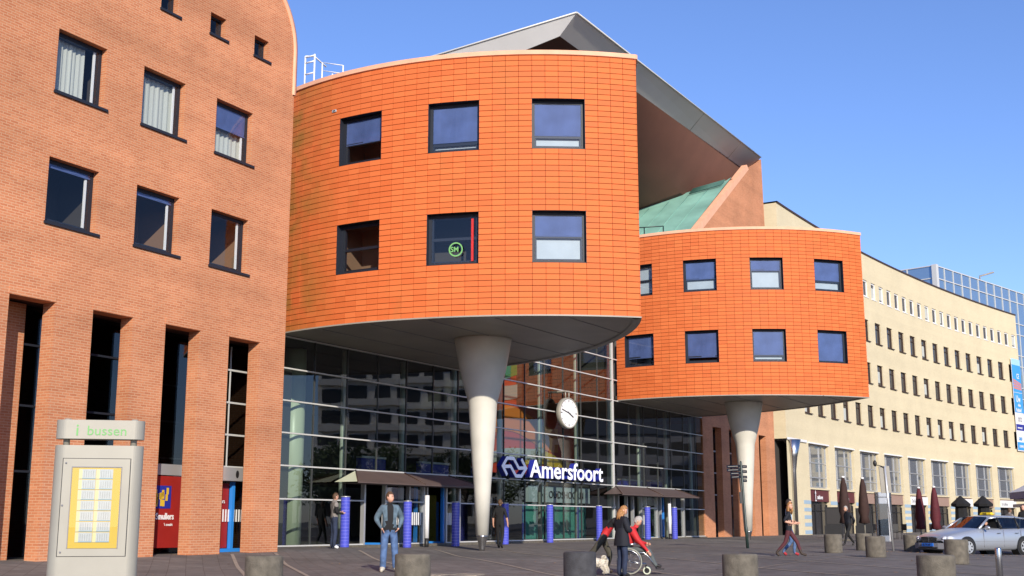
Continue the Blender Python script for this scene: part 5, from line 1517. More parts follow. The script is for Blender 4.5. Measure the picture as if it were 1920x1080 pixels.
# ================================================================== people
mat('wheel_rim', (0.34, 0.34, 0.28), 0.5)
BASE = dict(pel=(0, 0, .97), sp=(0, .01, 1.12), ch=(0, 0, 1.33), nk=(0, -.01, 1.50), hb=(0, .015, 1.585),
            shL=(-.17, 0, 1.43), elL=(-.25, -.03, 1.16), wrL=(-.27, .05, .92), haL=(-.27, .08, .84),
            shR=(.17, 0, 1.43), elR=(.25, -.03, 1.16), wrR=(.27, .05, .92), haR=(.27, .08, .84),
            hiL=(-.09, 0, .90), knL=(-.10, .02, .50), anL=(-.11, -.03, .09), toL=(-.13, .14, .04),
            hiR=(.09, 0, .90), knR=(.10, .02, .50), anR=(.11, -.03, .09), toR=(.13, .14, .04))
RADII = dict(pel=(.155, .115), sp=(.14, .11), ch=(.165, .115), nk=(.058, .058), hb=(.056, .056), sh=(.075, .07), el=(.05, .05), wr=(.034, .03), ha=(.042, .024),
             hi=(.095, .095), kn=(.066, .066), an=(.046, .05), to=(.048, .034))
BONES = [('pel', 'sp', 'torso'), ('sp', 'ch', 'torso'), ('ch', 'nk', 'torso'), ('nk', 'hb', 'skin')]
for S_ in 'LR':
    BONES += [('ch', 'sh' + S_, 'torso'), ('sh' + S_, 'el' + S_, 'uarm'), ('el' + S_, 'wr' + S_, 'farm'), ('wr' + S_, 'ha' + S_, 'skin'),
              ('pel', 'hi' + S_, 'legs'), ('hi' + S_, 'kn' + S_, 'legs'), ('kn' + S_, 'an' + S_, 'shin'), ('an' + S_, 'to' + S_, 'shoes')]
def skin_mesh(J, radii):
    names = list(J.keys()); idx = {n: i for i, n in enumerate(names)}
    me = bpy.data.meshes.new('tmp'); me.from_pydata([J[n] for n in names], [(idx[a], idx[b]) for a, b, _ in BONES], [])
    o = bpy.data.objects.new('tmp', me); COL.objects.link(o)
    md = o.modifiers.new('Skin', 'SKIN'); md.use_smooth_shade = True
    sv = me.skin_vertices[0].data
    for n in names:
        r = radii.get(n) or radii[n[:-1]] if n[-1] in 'LR' and n[:-1] in radii else radii[n]
        sv[idx[n]].radius = r; sv[idx[n]].use_root = (n == 'pel')
    sb_ = o.modifiers.new('sub', 'SUBSURF'); sb_.levels = 2; sb_.render_levels = 2
    bpy.context.view_layer.update()
    ev = bpy.data.meshes.new_from_object(o.evaluated_get(bpy.context.evaluated_depsgraph_get()))
    vs = [v.co.copy() for v in ev.vertices]; fs = [tuple(p.vertices) for p in ev.polygons]
    bpy.data.objects.remove(o); bpy.data.meshes.remove(me); bpy.data.meshes.remove(ev)
    return vs, fs
def seg_d(p, a, b):
    ab = b - a; t = max(0, min(1, (p - a).dot(ab) / max(ab.length_squared, 1e-9)))
    return (p - a - ab * t).length
def person(label, x, y, yaw, h=1.8, pose=None, mats=None, rule=None, hair=('short', 'hair_brown'), head_yaw=0, head_pitch=0, radii=None, z=None, coat=None, glasses=False, group=None, bulk=1.0):
    k = h / 1.8
    J = dict(BASE); J.update(pose or {})
    Rr = dict(RADII); Rr.update(radii or {})
    for n in ('pel', 'sp', 'ch', 'sh', 'el'): Rr[n] = (Rr[n][0] * bulk, Rr[n][1] * bulk)
    root = empty('person', (x, y, (ground(x, y) if z is None else z)), rad(yaw), label, 'person', group)
    root.scale = (k, k, k)
    vs, fs = skin_mesh(J, Rr)
    zmin = min(v.z for v in vs)
    if z is None: root.location.z -= zmin * k
    slots = ['skin', 'torso', 'uarm', 'farm', 'legs', 'shin', 'shoes', 'alt', 'eye', 'lips']
    M_ = dict(skin='skin', torso='black_cloth', legs='denim', shoes='shoe_black', eye='eye', lips='lips'); M_.update(mats or {})
    M_.setdefault('uarm', M_['torso']); M_.setdefault('farm', M_['uarm']); M_.setdefault('shin', M_['legs']); M_.setdefault('alt', M_['torso'])
    si = {s: i for i, s in enumerate(slots)}
    mb = MB(); mb.add(vs, fs, 0, True)
    bs_ = [(Vector(J[a]), Vector(J[b]), c, (Rr.get(a) or Rr[a[:-1]])[0]) for a, b, c in BONES]
    for i, f in enumerate(mb.f):
        c = sum((vs[j] for j in f), Vector()) / len(f)
        best = min(bs_, key=lambda q: seg_d(c, q[0], q[1]) - q[3] * .6)
        kd = best[2]
        if rule: kd = rule(c, kd) or kd
        mb.m[i] = si[kd]
    # fingers
    for S_ in 'LR':
        wv, hv, ev_ = Vector(J['wr' + S_]), Vector(J['ha' + S_]), Vector(J['el' + S_])
        d = (hv - wv).normalized(); side = d.cross(Vector((0, 1, 0))).normalized() if abs(d.y) < .8 else d.cross(Vector((0, 0, 1))).normalized()
        curl = d.cross(side) * (1 if S_ == 'R' else 1)
        side2 = curl
        for q in range(4):
            b0 = hv + side2 * (.021 - .014 * q) ; ln_ = (.07, .082, .076, .06)[q]
            mb.tube([b0, b0 + d * ln_ * .5 + side * .004, b0 + d * ln_ + side * .018], [.0095, .009, .007], 6, si['skin'])
        b0 = wv + (hv - wv) * .3 + side2 * .025
        mb.tube([b0, b0 + d * .035 + side2 * .025, b0 + d * .065 + side2 * .03], [.011, .010, .008], 6, si['skin'])
    # head
    hc = Vector(J['hb']) + Vector((0, .022, .085))
    HM = Matrix.Translation(hc) @ Matrix.Rotation(rad(head_yaw), 4, 'Z') @ Matrix.Rotation(rad(head_pitch), 4, 'X')
    n, m_ = 16, 12; hv_ = []
    for i in range(m_ + 1):
        ph = math.pi * i / m_
        for q in range(n):
            a = 2 * math.pi * q / n; sx, sy, sz = math.sin(ph) * math.cos(a), math.sin(ph) * math.sin(a), math.cos(ph)
            tp = 1 - .22 * max(0, -sz) ** 1.2
            yy = sy * .095 * (1 if sy < 0 else .93) + (.012 if sz < -.3 and sy > 0 else 0)
            if sy > .93 and -.3 < sz < .15: yy += .012
            hv_.append(HM @ Vector((sx * .076 * tp, yy * (tp if sy < 0 else 1), sz * .118)))
    mb.add(hv_, [(i * n + q, (i + 1) * n + q, (i + 1) * n + (q + 1) % n, i * n + (q + 1) % n) for i in range(m_) for q in range(n)], si['skin'], True)
    mb.add([HM @ Vector(p) for p in ((-.014, .085, -.03), (.014, .085, -.03), (0, .118, -.028), (0, .088, .022))], [(0, 1, 2), (0, 2, 3), (1, 3, 2)], si['skin'], True)
    for sg_ in (-1, 1):
        mb.ell((sg_ * .077, -.005, -.005), .012, .022, .032, 8, 6, si['skin'], HM)
        mb.ell((sg_ * .031, .083, .012), .012, .008, .007, 8, 5, si['eye'], HM)
        mb.box(sg_ * .031 - .018, sg_ * .031 + .018, .080, .092, .03, .036, si['eye'], HM)
    mb.ell((0, .086, -.062), .022, .010, .007, 8, 5, si['lips'], HM)
    body_o = mb.build('body', [M_[s] for s in slots], root, org=(0, 0, 0), recalc=False)
    # hair
    st, hm = hair
    if st:
        hb_ = MB(); n, m_ = 18, 12; vs2 = []; keep = []
        for i in range(m_ + 1):
            ph = math.pi * i / m_
            for q in range(n):
                a = 2 * math.pi * q / n; p = Vector((math.sin(ph) * math.cos(a), math.sin(ph) * math.sin(a), math.cos(ph)))
                j = 1 + .05 * math.sin(q * 2.3 + i * 1.7)
                vs2.append(HM @ Vector((p.x * .086 * j, p.y * .106 * j - .006, p.z * .128 * j + .006)))
        fs2 = []
        for i in range(m_):
            for q in range(n):
                a = 2 * math.pi * (q + .5) / n; ph = math.pi * (i + .5) / m_
                sy, sz = math.sin(ph) * math.sin(a), math.cos(ph)
                lim = .45 if sy > .35 else (.0 if sy > -.1 else -.55)
                if st == 'long': lim = .45 if sy > .45 else -.9
                if st == 'thin' and sz > .8: continue
                if sz > lim: fs2.append((i * n + q, (i + 1) * n + q, (i + 1) * n + (q + 1) % n, i * n + (q + 1) % n))
        hb_.add(vs2, fs2, 0, True)
        if st == 'long':
            for q in range(11):
                a = rad(180 + 180 * q / 10); r = .088
                p0 = Vector((r * math.cos(a), r * 1.15 * math.sin(a) + .01, -.02)); p1 = Vector((p0.x * 1.15, p0.y * 1.1, -.15)); p2 = Vector((p0.x * 1.15 + random.uniform(-.02, .02), p0.y * 1.0, -.24 - random.uniform(0, .04)))
                hb_.tube([HM @ p0, HM @ p1, HM @ p2], [.032, .034, .012], 6)
        hb_.build('hair', hm, root, org=(0, 0, 0), recalc=False)
    if glasses:
        gl_ = MB()
        for sg_ in (-1, 1): gl_.ell((sg_ * .032, .094, .012), .026, .006, .02, 10, 6, 0, HM)
        gl_.box(-.08, .08, .088, .092, .02, .025, 0, HM); gl_.build('glasses', 'black_paint', root, org=(0, 0, 0))
    if coat:
        prof, cmn, sxy = coat
        cm2 = MB(); cm2.lathe(prof, 22, (0, 0.005, 0), 0, True, False, *sxy)
        cm2.v = [(p[0] * (1 + .03 * math.sin(9 * math.atan2(p[1], p[0]) + p[2] * 8)), p[1] * (1 + .05 * math.sin(7 * math.atan2(p[1], p[0]))), p[2]) for p in cm2.v]
        cm2.build('coat_skirt', cmn, root, org=(0, 0, 0), recalc=False)
    return root

# man in the denim jacket, hands in pockets, looking to the right
def denim_rule(c, kd):
    if kd == 'torso':
        if c.y > .02 and abs(c.x - .01) < .075 + .02 * (1.3 - c.z): return 'alt'
        if c.z < 1.0: return 'alt' if c.y > 0 and abs(c.x) < .13 else 'torso'
    if kd in ('legs',) and c.z > .93: return 'alt' if c.y > .02 else 'torso'
person('man in a denim jacket and blue jeans standing with his hands in his pockets', -2.79, 27.9, 196, 1.80,
       dict(elL=(-.30, -.07, 1.19), wrL=(-.21, .08, 1.00), haL=(-.17, .12, .945), elR=(.30, -.07, 1.19), wrR=(.21, .08, 1.00), haR=(.17, .12, .945),
            hiL=(-.095, 0, .90), knL=(-.13, .03, .5), anL=(-.16, -.02, .09), toL=(-.22, .13, .04), knR=(.12, .02, .5), anR=(.13, -.03, .09), toR=(.19, .13, .04)),
       dict(torso='denim_jacket', uarm='denim_jacket', farm='denim_jacket', alt='black_cloth', legs='denim', shoes='shoe_pale'), denim_rule, ('short', 'hair_brown'), head_yaw=40, bulk=1.12,
       radii=dict(ch=(.175, .125), sh=(.092, .085), el=(.066, .066), hi=(.105, .105), kn=(.084, .084), an=(.072, .075)))
# man in a grey vest by the first blue post
person('man in a grey hooded vest with black sleeves waiting beside a blue post', -5.75, 39.6, -62, 1.78,
       dict(elL=(-.24, .02, 1.16), wrL=(-.15, .22, 1.14), haL=(-.10, .28, 1.17), elR=(.24, .0, 1.16), wrR=(.17, .23, 1.12), haR=(.12, .30, 1.15)),
       dict(torso='grey_cloth', uarm='black_cloth', farm='black_cloth', legs='denim_dark', shoes='white_paint'), None, ('short', 'hair_brown'), head_pitch=-8, radii=dict(sh=(.09, .085), kn=(.078, .078), an=(.066, .066)))
# man in black walking away behind the column
person('man in black short sleeved shirt walking away past the white column', -0.46, 46.4, -16, 1.84,
       dict(elR=(.27, -.05, 1.16), wrR=(.29, .04, .93), haR=(.29, .06, .85), knL=(-.10, .10, .52), anL=(-.10, .16, .10), toL=(-.11, .32, .05), knR=(.10, .02, .50), anR=(.10, -.16, .12), toR=(.11, -.02, .04)),
       dict(torso='black_cloth', uarm='black_cloth', farm='skin', legs='black_cloth', shoes='shoe_black'), None, ('short', 'hair_brown'))
# striding woman
person('striding woman in a navy top and maroon leggings with loose reddish hair', 8.62, 38.25, -102, 1.72,
       dict(pel=(0, 0, .92), sp=(0, .02, 1.08), ch=(0, .02, 1.29), nk=(0, .02, 1.46), hb=(0, .05, 1.55), shL=(-.16, .02, 1.39), shR=(.16, .02, 1.39),
            hiL=(-.08, 0, .86), knL=(-.08, .25, .50), anL=(-.07, .38, .11), toL=(-.07, .55, .07), hiR=(.08, 0, .86), knR=(.08, -.12, .47), anR=(.08, -.42, .14), toR=(.08, -.32, .04),
            elL=(-.20, -.1, 1.13), wrL=(-.14, .12, 1.12), haL=(-.10, .18, 1.13), elR=(.25, -.14, 1.15), wrR=(.20, .10, 1.08), haR=(.17, .17, 1.08)),
       dict(torso='navy_cloth', uarm='navy_cloth', farm='skin', legs='maroon_cloth', shoes='boot_brown'), lambda c, kd: 'shoes' if kd == 'shin' and c.z < .24 else ('torso' if kd == 'legs' and c.z > .86 else None), ('long', 'hair_blond'), head_yaw=-38, glasses=False,
       radii=dict(ch=(.15, .12), sh=(.072, .072), an=(.045, .05)))
person('man with sunglasses in a light blue shirt, jeans and red shoes behind the striding woman', 8.80, 39.0, -98, 1.80,
       dict(knL=(-.09, .18, .52), anL=(-.09, .14, .12), toL=(-.09, .30, .06), knR=(.09, .06, .48), anR=(.09, -.22, .16), toR=(.09, -.10, .05), elR=(.25, .02, 1.14), wrR=(.18, .20, 1.05), haR=(.15, .27, 1.05)),
       dict(torso='light_blue_cloth', uarm='light_blue_cloth', farm='skin', legs='denim', shoes='shoe_red'), None, ('short', 'hair_dark'), head_yaw=-15, glasses=True)
person('grey haired man in a navy jacket walking past the shops with hands behind his back', 14.7, 53.6, 118, 1.74,
       dict(hiL=(-.09, 0, .90), knL=(-.10, .22, .52), anL=(-.10, .36, .12), toL=(-.10, .52, .07), knR=(.10, -.06, .49), anR=(.10, -.38, .16), toR=(.10, -.28, .04),
            elL=(-.27, -.12, 1.15), wrL=(-.12, -.2, 1.0), haL=(-.04, -.21, .98), elR=(.27, -.12, 1.15), wrR=(.12, -.2, 1.0), haR=(.04, -.21, .98), ch=(0, .04, 1.33), nk=(0, .06, 1.5), hb=(0, .1, 1.58)),
       dict(torso='navy_cloth', legs='black_cloth', shoes='shoe_black'), None, ('short', 'hair_grey'), bulk=1.1)
person('bald man in a dark jacket standing behind the taxi', 23.4, 56.0, 150, 1.78, None, dict(torso='black_cloth', legs='black_cloth'), None, ('', ''), head_yaw=-20)
person('brown haired person standing beside the bald man behind the taxi', 22.75, 56.0, -60, 1.66, None, dict(torso='grey_cloth', legs='denim_dark'), None, ('short', 'hair_brown'))

# group with the wheelchair
WX, WY = 2.76, 28.9
wyaw = -98
person('blond woman in a long dark coat and jeans standing with folded arms beside the wheelchair', 2.48, 27.75, -58, 1.60,
       dict(elL=(-.25, .02, 1.14), wrL=(-.10, .21, 1.20), haL=(-.02, .24, 1.23), elR=(.25, .02, 1.14), wrR=(.10, .22, 1.17), haR=(.02, .25, 1.20), hb=(0, .05, 1.575)),
       dict(torso='navy_cloth', uarm='navy_cloth', farm='navy_cloth', legs='denim_dark', shoes='shoe_black'), lambda c, kd: 'torso' if kd == 'legs' and c.z > .80 else None, ('long', 'hair_blond'), head_pitch=-24, head_yaw=-34,
       coat=([(.155, 1.22), (.185, 1.05), (.205, .9), (.215, .78)], 'navy_cloth', (1.12, .86)), radii=dict(ch=(.18, .135), sh=(.092, .09), el=(.075, .075), wr=(.05, .05), kn=(.078, .078), an=(.066, .066)), bulk=1.06)
person('stooping person in red and dark clothes, one leg stretched back behind the blond woman', 2.25, 29.4, -95, 1.66,
       dict(pel=(0, -.1, .92), sp=(0, .02, 1.08), ch=(0, .16, 1.25), nk=(0, .30, 1.38), hb=(0, .37, 1.44), shL=(-.17, .22, 1.33), shR=(.17, .22, 1.33), elL=(-.22, .42, 1.14), wrL=(-.18, .56, 1.0), haL=(-.17, .62, .95), elR=(.22, .42, 1.14), wrR=(.18, .56, 1.0), haR=(.17, .62, .95),
            hiL=(-.09, -.08, .86), knL=(-.09, .10, .48), anL=(-.09, .0, .09), toL=(-.09, .17, .04), hiR=(.09, -.1, .86), knR=(.09, -.33, .56), anR=(.09, -.62, .34), toR=(.09, -.74, .24)),
       dict(torso='red_cloth', uarm='red_cloth', farm='black_cloth', alt='black_cloth', legs='olive_cloth', shoes='boot_brown'), lambda c, kd: 'alt' if kd == 'torso' and (c.z > 1.16 or c.y < -.1) else ('shoes' if kd == 'shin' and c.y < -.5 else None), ('short', 'hair_dark'),
       radii=dict(ch=(.18, .13), sh=(.09, .09), el=(.07, .07), kn=(.08, .08), an=(.06, .06)))
sit = dict(pel=(0, -.02, .56), sp=(0, -.02, .70), ch=(0, .06, .93), nk=(0, .13, 1.10), hb=(0, .20, 1.17), shL=(-.18, .08, 1.03), shR=(.18, .08, 1.03),
           elL=(-.25, .16, .77), wrL=(-.15, .38, .72), haL=(-.12, .45, .71), elR=(.25, .22, .80), wrR=(.23, .42, .58), haR=(.22, .48, .50),
           hiL=(-.10, .02, .55), knL=(-.11, .45, .58), anL=(-.11, .62, .20), toL=(-.12, .78, .17), hiR=(.10, .02, .55), knR=(.11, .45, .58), anR=(.11, .62, .20), toR=(.12, .78, .17))
gw_ = ground(WX, WY)
person('grey haired person in a red jacket sitting in the wheelchair', WX, WY, wyaw, 1.72, sit, dict(torso='red_cloth', uarm='red_cloth', farm='red_cloth', legs='grey_trousers', shoes='shoe_black'), None, ('short', 'hair_grey'), head_pitch=-38, z=gw_ + .02, bulk=1.1,
       radii=dict(sh=(.09, .09), el=(.072, .07), ch=(.17, .14), kn=(.08, .08)))
wc = empty('wheelchair', (WX, WY, gw_), rad(wyaw), 'wheelchair with large spoked rear wheels carrying the person in red', 'wheelchair')
def torus(R, r, n=32, m_=8):
    mb = MB(); vs = []
    for i in range(n):
        a = 2 * math.pi * i / n
        for j in range(m_):
            b = 2 * math.pi * j / m_; rr = R + r * math.cos(b); vs.append((r * math.sin(b), rr * math.cos(a), rr * math.sin(a)))
    return mb.add(vs, [(i * m_ + j, ((i + 1) % n) * m_ + j, ((i + 1) % n) * m_ + (j + 1) % m_, i * m_ + (j + 1) % m_) for i in range(n) for j in range(m_)], 0, True)
for x in (-.27, .27):
    tw_ = torus(.285, .014).build('wheel', 'wheel_rim', wc, (x, 0, .302), org=(0, 0, 0), recalc=False)
    mb = MB()
    for k in range(14):
        a = 2 * math.pi * k / 14; mb.tube([(0, 0, 0), (0, .28 * math.cos(a), .28 * math.sin(a))], .003, 4)
    mb.tube([(-.03, 0, 0), (.03, 0, 0)], .025, 10); mb.build('spoke', 'stainless', tw_, org=(0, 0, 0))
    inst('hand_rim', torus(.25, .009, 28, 6).mesh('hand_rim', 'stainless', recalc=False), tw_, (.035 if x > 0 else -.035, 0, 0))
    cx = .22 if x > 0 else -.22
    ct = torus(.075, .018, 20, 8).build('caster', 'glass_green', wc, (cx, .40, .094), org=(0, 0, 0), recalc=False)
    mb = MB(); mb.tube([(-.012, 0, 0), (.012, 0, 0)], .06, 16); mb.tube([(.03, 0, 0), (.03, -.03, .12)], .012, 6); mb.build('caster_hub', 'rubber', ct, org=(0, 0, 0))
mb = MB()
for x in (-.24, .24):
    mb.tube([(x, -.18, .95), (x, -.16, .45), (x, -.02, .3)], .012, 8); mb.tube([(x, -.16, .48), (x, .34, .5), (x * .9, .46, .40), (x * .8, .62, .14)], .012, 8); mb.tube([(x, -.1, .3), (x * .95, .38, .24)], .012, 8)
    mb.tube([(x, -.18, .95), (x, -.30, .95)], .014, 8); mb.tube([(x, -.14, .68), (x, .2, .70)], .02, 8)
mb.tube([(-.24, -.02, .302), (.24, -.02, .302)], .012, 8); mb.build('frame', 'stainless', wc, org=(0, 0, 0))
mb = MB(); mb.box(-.23, .23, -.16, .36, .455, .485); mb.build('seat', 'black_cloth', wc, org=(0, 0, 0))
mb = MB(); mb.box(-.23, .23, -.20, -.17, .48, .90); mb.build('backrest', 'black_cloth', wc, org=(0, 0, 0))
for x in (-.12, .12):
    mb = MB(); mb.box(x - .08, x + .08, .60, .80, .115, .135); mb.build('footplate', 'black_paint', wc, org=(0, 0, 0))

# small white dog behind the dark bollard
DGJ = dict(a=(0, -.20, .27), b=(0, 0, .29), c=(0, .16, .29), d=(0, .24, .36), e=(0, .30, .40), f=(0, .38, .385))
def dog(x, y, yaw):
    o = empty('dog', (x, y, ground(x, y)), rad(yaw), 'small fluffy white dog standing behind the dark bollard', 'dog')
    ed = [((0, -.20, .27), (0, 0, .28)), ((0, 0, .28), (0, .16, .29)), ((0, .16, .29), (0, .25, .38)), ((0, .25, .38), (0, .30, .42)), ((0, .30, .42), (0, .39, .395)),
          ((0, -.20, .27), (0, -.25, .36)), ((0, -.25, .36), (0, -.18, .43)), ((0, -.18, .43), (0, -.13, .40))]
    for sx in (-.07, .07):
        ed += [((0, .16, .29), (sx, .16, .20)), ((sx, .16, .20), (sx, .14, .10)), ((sx, .14, .10), (sx, .16, .03)),
               ((0, -.20, .27), (sx, -.17, .21)), ((sx, -.17, .21), (sx, -.25, .12)), ((sx, -.25, .12), (sx, -.21, .03))]
    pts = []; 
    for a, b in ed:
        for p in (a, b):
            if p not in pts: pts.append(p)
    rr = {(0, -.20, .27): .095, (0, 0, .28): .10, (0, .16, .29): .10, (0, .25, .38): .08, (0, .30, .42): .075, (0, .39, .395): .04, (0, -.25, .36): .035, (0, -.18, .43): .04, (0, -.13, .40): .025}
    me = bpy.data.meshes.new('tmp'); me.from_pydata(pts, [(pts.index(a), pts.index(b)) for a, b in ed], [])
    t = bpy.data.objects.new('tmp', me); COL.objects.link(t); t.modifiers.new('s', 'SKIN'); sv = me.skin_vertices[0].data
    for i, p in enumerate(pts):
        r = rr.get(p, .045 if p[2] > .15 else .034); sv[i].radius = (r, r); sv[i].use_root = p == (0, 0, .28)
    s2 = t.modifiers.new('u', 'SUBSURF'); s2.levels = 3
    bpy.context.view_layer.update()
    ev = bpy.data.meshes.new_from_object(t.evaluated_get(bpy.context.evaluated_depsgraph_get()))
    mb = MB(); mb.add([v.co + Vector((random.gauss(0, .005), random.gauss(0, .005), random.gauss(0, .005))) for v in ev.vertices], [tuple(p.vertices) for p in ev.polygons], 0, True)
    # tufts of fur
    for v in list(ev.vertices)[::3]:
        n_ = v.normal; u = n_.orthogonal().normalized() * .012; tip = v.co + n_ * .025 + Vector((0, -.012, -.016))
        if v.co.z > .06: mb.add([v.co - u, v.co + u, tip], [(0, 1, 2)], 0, True)
    bpy.data.objects.remove(t); bpy.data.meshes.remove(me); bpy.data.meshes.remove(ev)
    mb.build('body', 'dog_fur', o, org=(0, 0, 0), recalc=False)
    mb = MB()
    for sx in (-1, 1): mb.ell((sx * .06, .28, .43), .02, .035, .05, 8, 6)
    mb.build('ear', 'dog_fur', o, org=(0, 0, 0))
    mb = MB(); mb.ell((0, .425, .40), .014, .012, .012, 8, 6); mb.ell((-.03, .365, .43), .009, .009, .009, 8, 6); mb.ell((.03, .365, .43), .009, .009, .009, 8, 6); mb.build('nose', 'eye', o, org=(0, 0, 0))
    mb = MB(); mb.lathe([(.085, -.012), (.088, 0), (.085, .012)], 18, (0, 0, 0), cap=False); mb.v = [tuple(Matrix.Translation((0, .235, .365)) @ Matrix.Rotation(rad(-45), 4, 'X') @ Vector(p)) for p in mb.v]; mb.build('collar', 'shoe_red', o, org=(0, 0, 0))
dog(1.95, 28.5, 62)

# ================================================================== taxi
tx = empty('taxi', (17.13, 45.32, ground(17.13, 45.32)), math.atan2(-.456, -.89), 'silver estate car taxi with yellow roof sign parked at the right', 'car')
stn = [(2.38, .56, .34, .58), (2.33, .70, .26, .66), (2.2, .79, .22, .725), (1.9, .85, .20, .80), (1.5, .885, .20, .87), (1.0, .90, .20, .945), (.72, .905, .20, .975), (0, .91, .20, .97), (-1.0, .91, .20, .985), (-1.8, .89, .22, 1.0), (-2.2, .85, .25, .99), (-2.40, .76, .32, .93)]
def ring(x, hw, zb, zt):
    h = [(hw * .86, zb), (hw * .97, zb + .07), (hw, zb + .22), (hw * .995, zt - .30), (hw * .975, zt - .16), (hw * .93, zt - .05), (hw * .80, zt), (hw * .4, zt + .022), (0, zt + .03)]
    return [(x, y, z) for y, z in h] + [(x, -y, z) for y, z in h[-2::-1]]
mb = MB(); rings = [ring(*s) for s in stn]; n = len(rings[0]); vs = [p for r in rings for p in r]
fs = [(i * n + j, i * n + j + 1, (i + 1) * n + j + 1, (i + 1) * n + j) for i in range(len(rings) - 1) for j in range(n - 1)] + [(i * n + n - 1, i * n, (i + 1) * n, (i + 1) * n + n - 1) for i in range(len(rings) - 1)]
fs += [tuple(range(n)), tuple((len(rings) - 1) * n + j for j in range(n - 1, -1, -1))]
mb.add(vs, fs, 0, True); cbody = mb.build('body', 'silver_paint', tx, org=(0, 0, 0))
# cabin: roof panel and pillars
cst = [(.74, .80, .955, .70, .975), (.05, .815, .96, .60, 1.385), (-.55, .82, .965, .605, 1.435), (-1.4, .81, .975, .60, 1.42), (-2.0, .79, .985, .57, 1.36), (-2.34, .75, .965, .66, .99)]
def cring(x, hb, zb, hr, zr):
    h = [(hb, zb), (hr + .025, zr - .05), (hr - .05, zr), (hr * .5, zr + .018), (0, zr + .024)]
    return [Vector((x, y, z)) for y, z in h] + [Vector((x, -y, z)) for y, z in h[-2::-1]]
cr = [cring(*s) for s in cst]
mb = MB()
for i in range(1, 4):
    for j in range(1, 7): mb.add([cr[i][j], cr[i][j + 1], cr[i + 1][j + 1], cr[i + 1][j]], [(0, 1, 2, 3)], 0, True)
for sgn in (0, 8):
    e = 1 if sgn == 0 else 7
    mb.tube([cr[0][sgn], cr[1][e]], [.05, .04], 6); mb.tube([cr[1][e], cr[2][e], cr[3][e], cr[4][e]], .028, 6)
    mb.tube([cr[4][e], cr[5][sgn]], [.05, .06], 6)
for i in (4,):
    for j in range(1, 7): mb.add([cr[i - 1][j], cr[i - 1][j + 1], cr[i][j + 1], cr[i][j]], [(0, 1, 2, 3)], 0, True)
mb.build('roof', 'silver_paint', tx, org=(0, 0, 0), recalc=False)
mb = MB()
for j in range(1, 7): mb.add([cr[0][j], cr[0][j + 1], cr[1][j + 1], cr[1][j]], [(0, 1, 2, 3)], 0, True)
mb.build('windscreen', 'car_glass', tx, org=(0, 0, 0), recalc=False)
mb = MB()
for j in range(1, 7): mb.add([cr[4][j], cr[4][j + 1], cr[5][j + 1], cr[5][j]], [(0, 1, 2, 3)], 0, True)
mb.build('rear_window', 'car_glass', tx, org=(0, 0, 0), recalc=False)
for a, e in ((0, 1), (8, 7)):
    def side_pt(x, f):
        for i in range(len(cst) - 1):
            if cst[i][0] >= x >= cst[i + 1][0]:
                u = (cst[i][0] - x) / (cst[i][0] - cst[i + 1][0]); lo = cr[i][a].lerp(cr[i + 1][a], u); hi = cr[i][e].lerp(cr[i + 1][e], u); return lo.lerp(hi, f)
    for x0, x1, nm in ((.60, -.38, 'front_side_window'), (-.42, -1.30, 'rear_side_window'), (-1.34, -2.05, 'quarter_window')):
        if a == 0 and nm == 'front_side_window': continue
        m2 = MB(); q = []
        for i in range(5):
            x = x0 + (x1 - x0) * i / 4; q += [side_pt(x, .03), side_pt(x, .96)]
        m2.add(q, [(2 * i, 2 * i + 2, 2 * i + 3, 2 * i + 1) for i in range(4)], 0, True); m2.build(nm, 'car_glass', tx, org=(0, 0, 0), recalc=False)
    for x in (-.40, -1.32):
        m2 = MB(); m2.tube([side_pt(x, 0), side_pt(x, 1)], .035, 6); m2.build('pillar', 'black_paint', tx, org=(0, 0, 0))
# dark interior tub, seats
mb = MB(); mb.box(-2.2, .7, -.74, .74, .62, .93); mb.build('interior', 'black_cloth', tx, org=(0, 0, 0))
for y in (-.37, .37):
    mb = MB(); mb.box(-.55, -.40, y - .24, y + .24, .9, 1.22); mb.box(-.52, -.43, y - .12, y + .12, 1.22, 1.34); mb.build('seat', 'black_cloth', tx, org=(0, 0, 0))
for x in (1.43, -1.42):
    for sgn in (1, -1):
        ar = MB(); ar.tube([(x, sgn * .60, .33), (x, sgn * .915, .33)], .375, 28, 0, False); ar.build('wheel_arch', 'black_paint', tx, org=(0, 0, 0))
        yy = sgn * .84
        wh = MB(); wh.lathe([(.20, -.1), (.29, -.1), (.315, -.07), (.32, 0), (.315, .07), (.29, .1), (.20, .1)], 32)
        wh.v = [(p[0], -p[2], p[1]) for p in wh.v]
        wo = wh.build('wheel', 'rubber', tx, (x, yy, .32), org=(0, 0, 0), recalc=False)
        rm = MB()
        for k in range(7): rm.box(-.03, .03, .0, .02, .04, .2, 0, Matrix.Translation((0, sgn * .095, 0)) @ Matrix.Rotation(2 * math.pi * k / 7, 4, 'Y'))
        rm.tube([(0, sgn * .09, 0), (0, sgn * .112, 0)], .05, 14); 
        for k in range(24):
            a0_, a1_ = 2 * math.pi * k / 24, 2 * math.pi * (k + 1) / 24
            rm.quad((.18 * math.cos(a0_), sgn * .1, .18 * math.sin(a0_)), (.21 * math.cos(a0_), sgn * .102, .21 * math.sin(a0_)), (.21 * math.cos(a1_), sgn * .102, .21 * math.sin(a1_)), (.18 * math.cos(a1_), sgn * .1, .18 * math.sin(a1_)))
        rm.build('rim', 'alu', wo, org=(0, 0, 0), recalc=False)
mb = MB(); mb.box(2.345, 2.40, -.36, .36, .50, .665); gr2 = mb.build('grille', 'black_paint', tx, org=(0, 0, 0))
mb = MB()
for z in (.53, .565, .60, .635): mb.box(2.395, 2.41, -.34, .34, z - .005, z + .005)
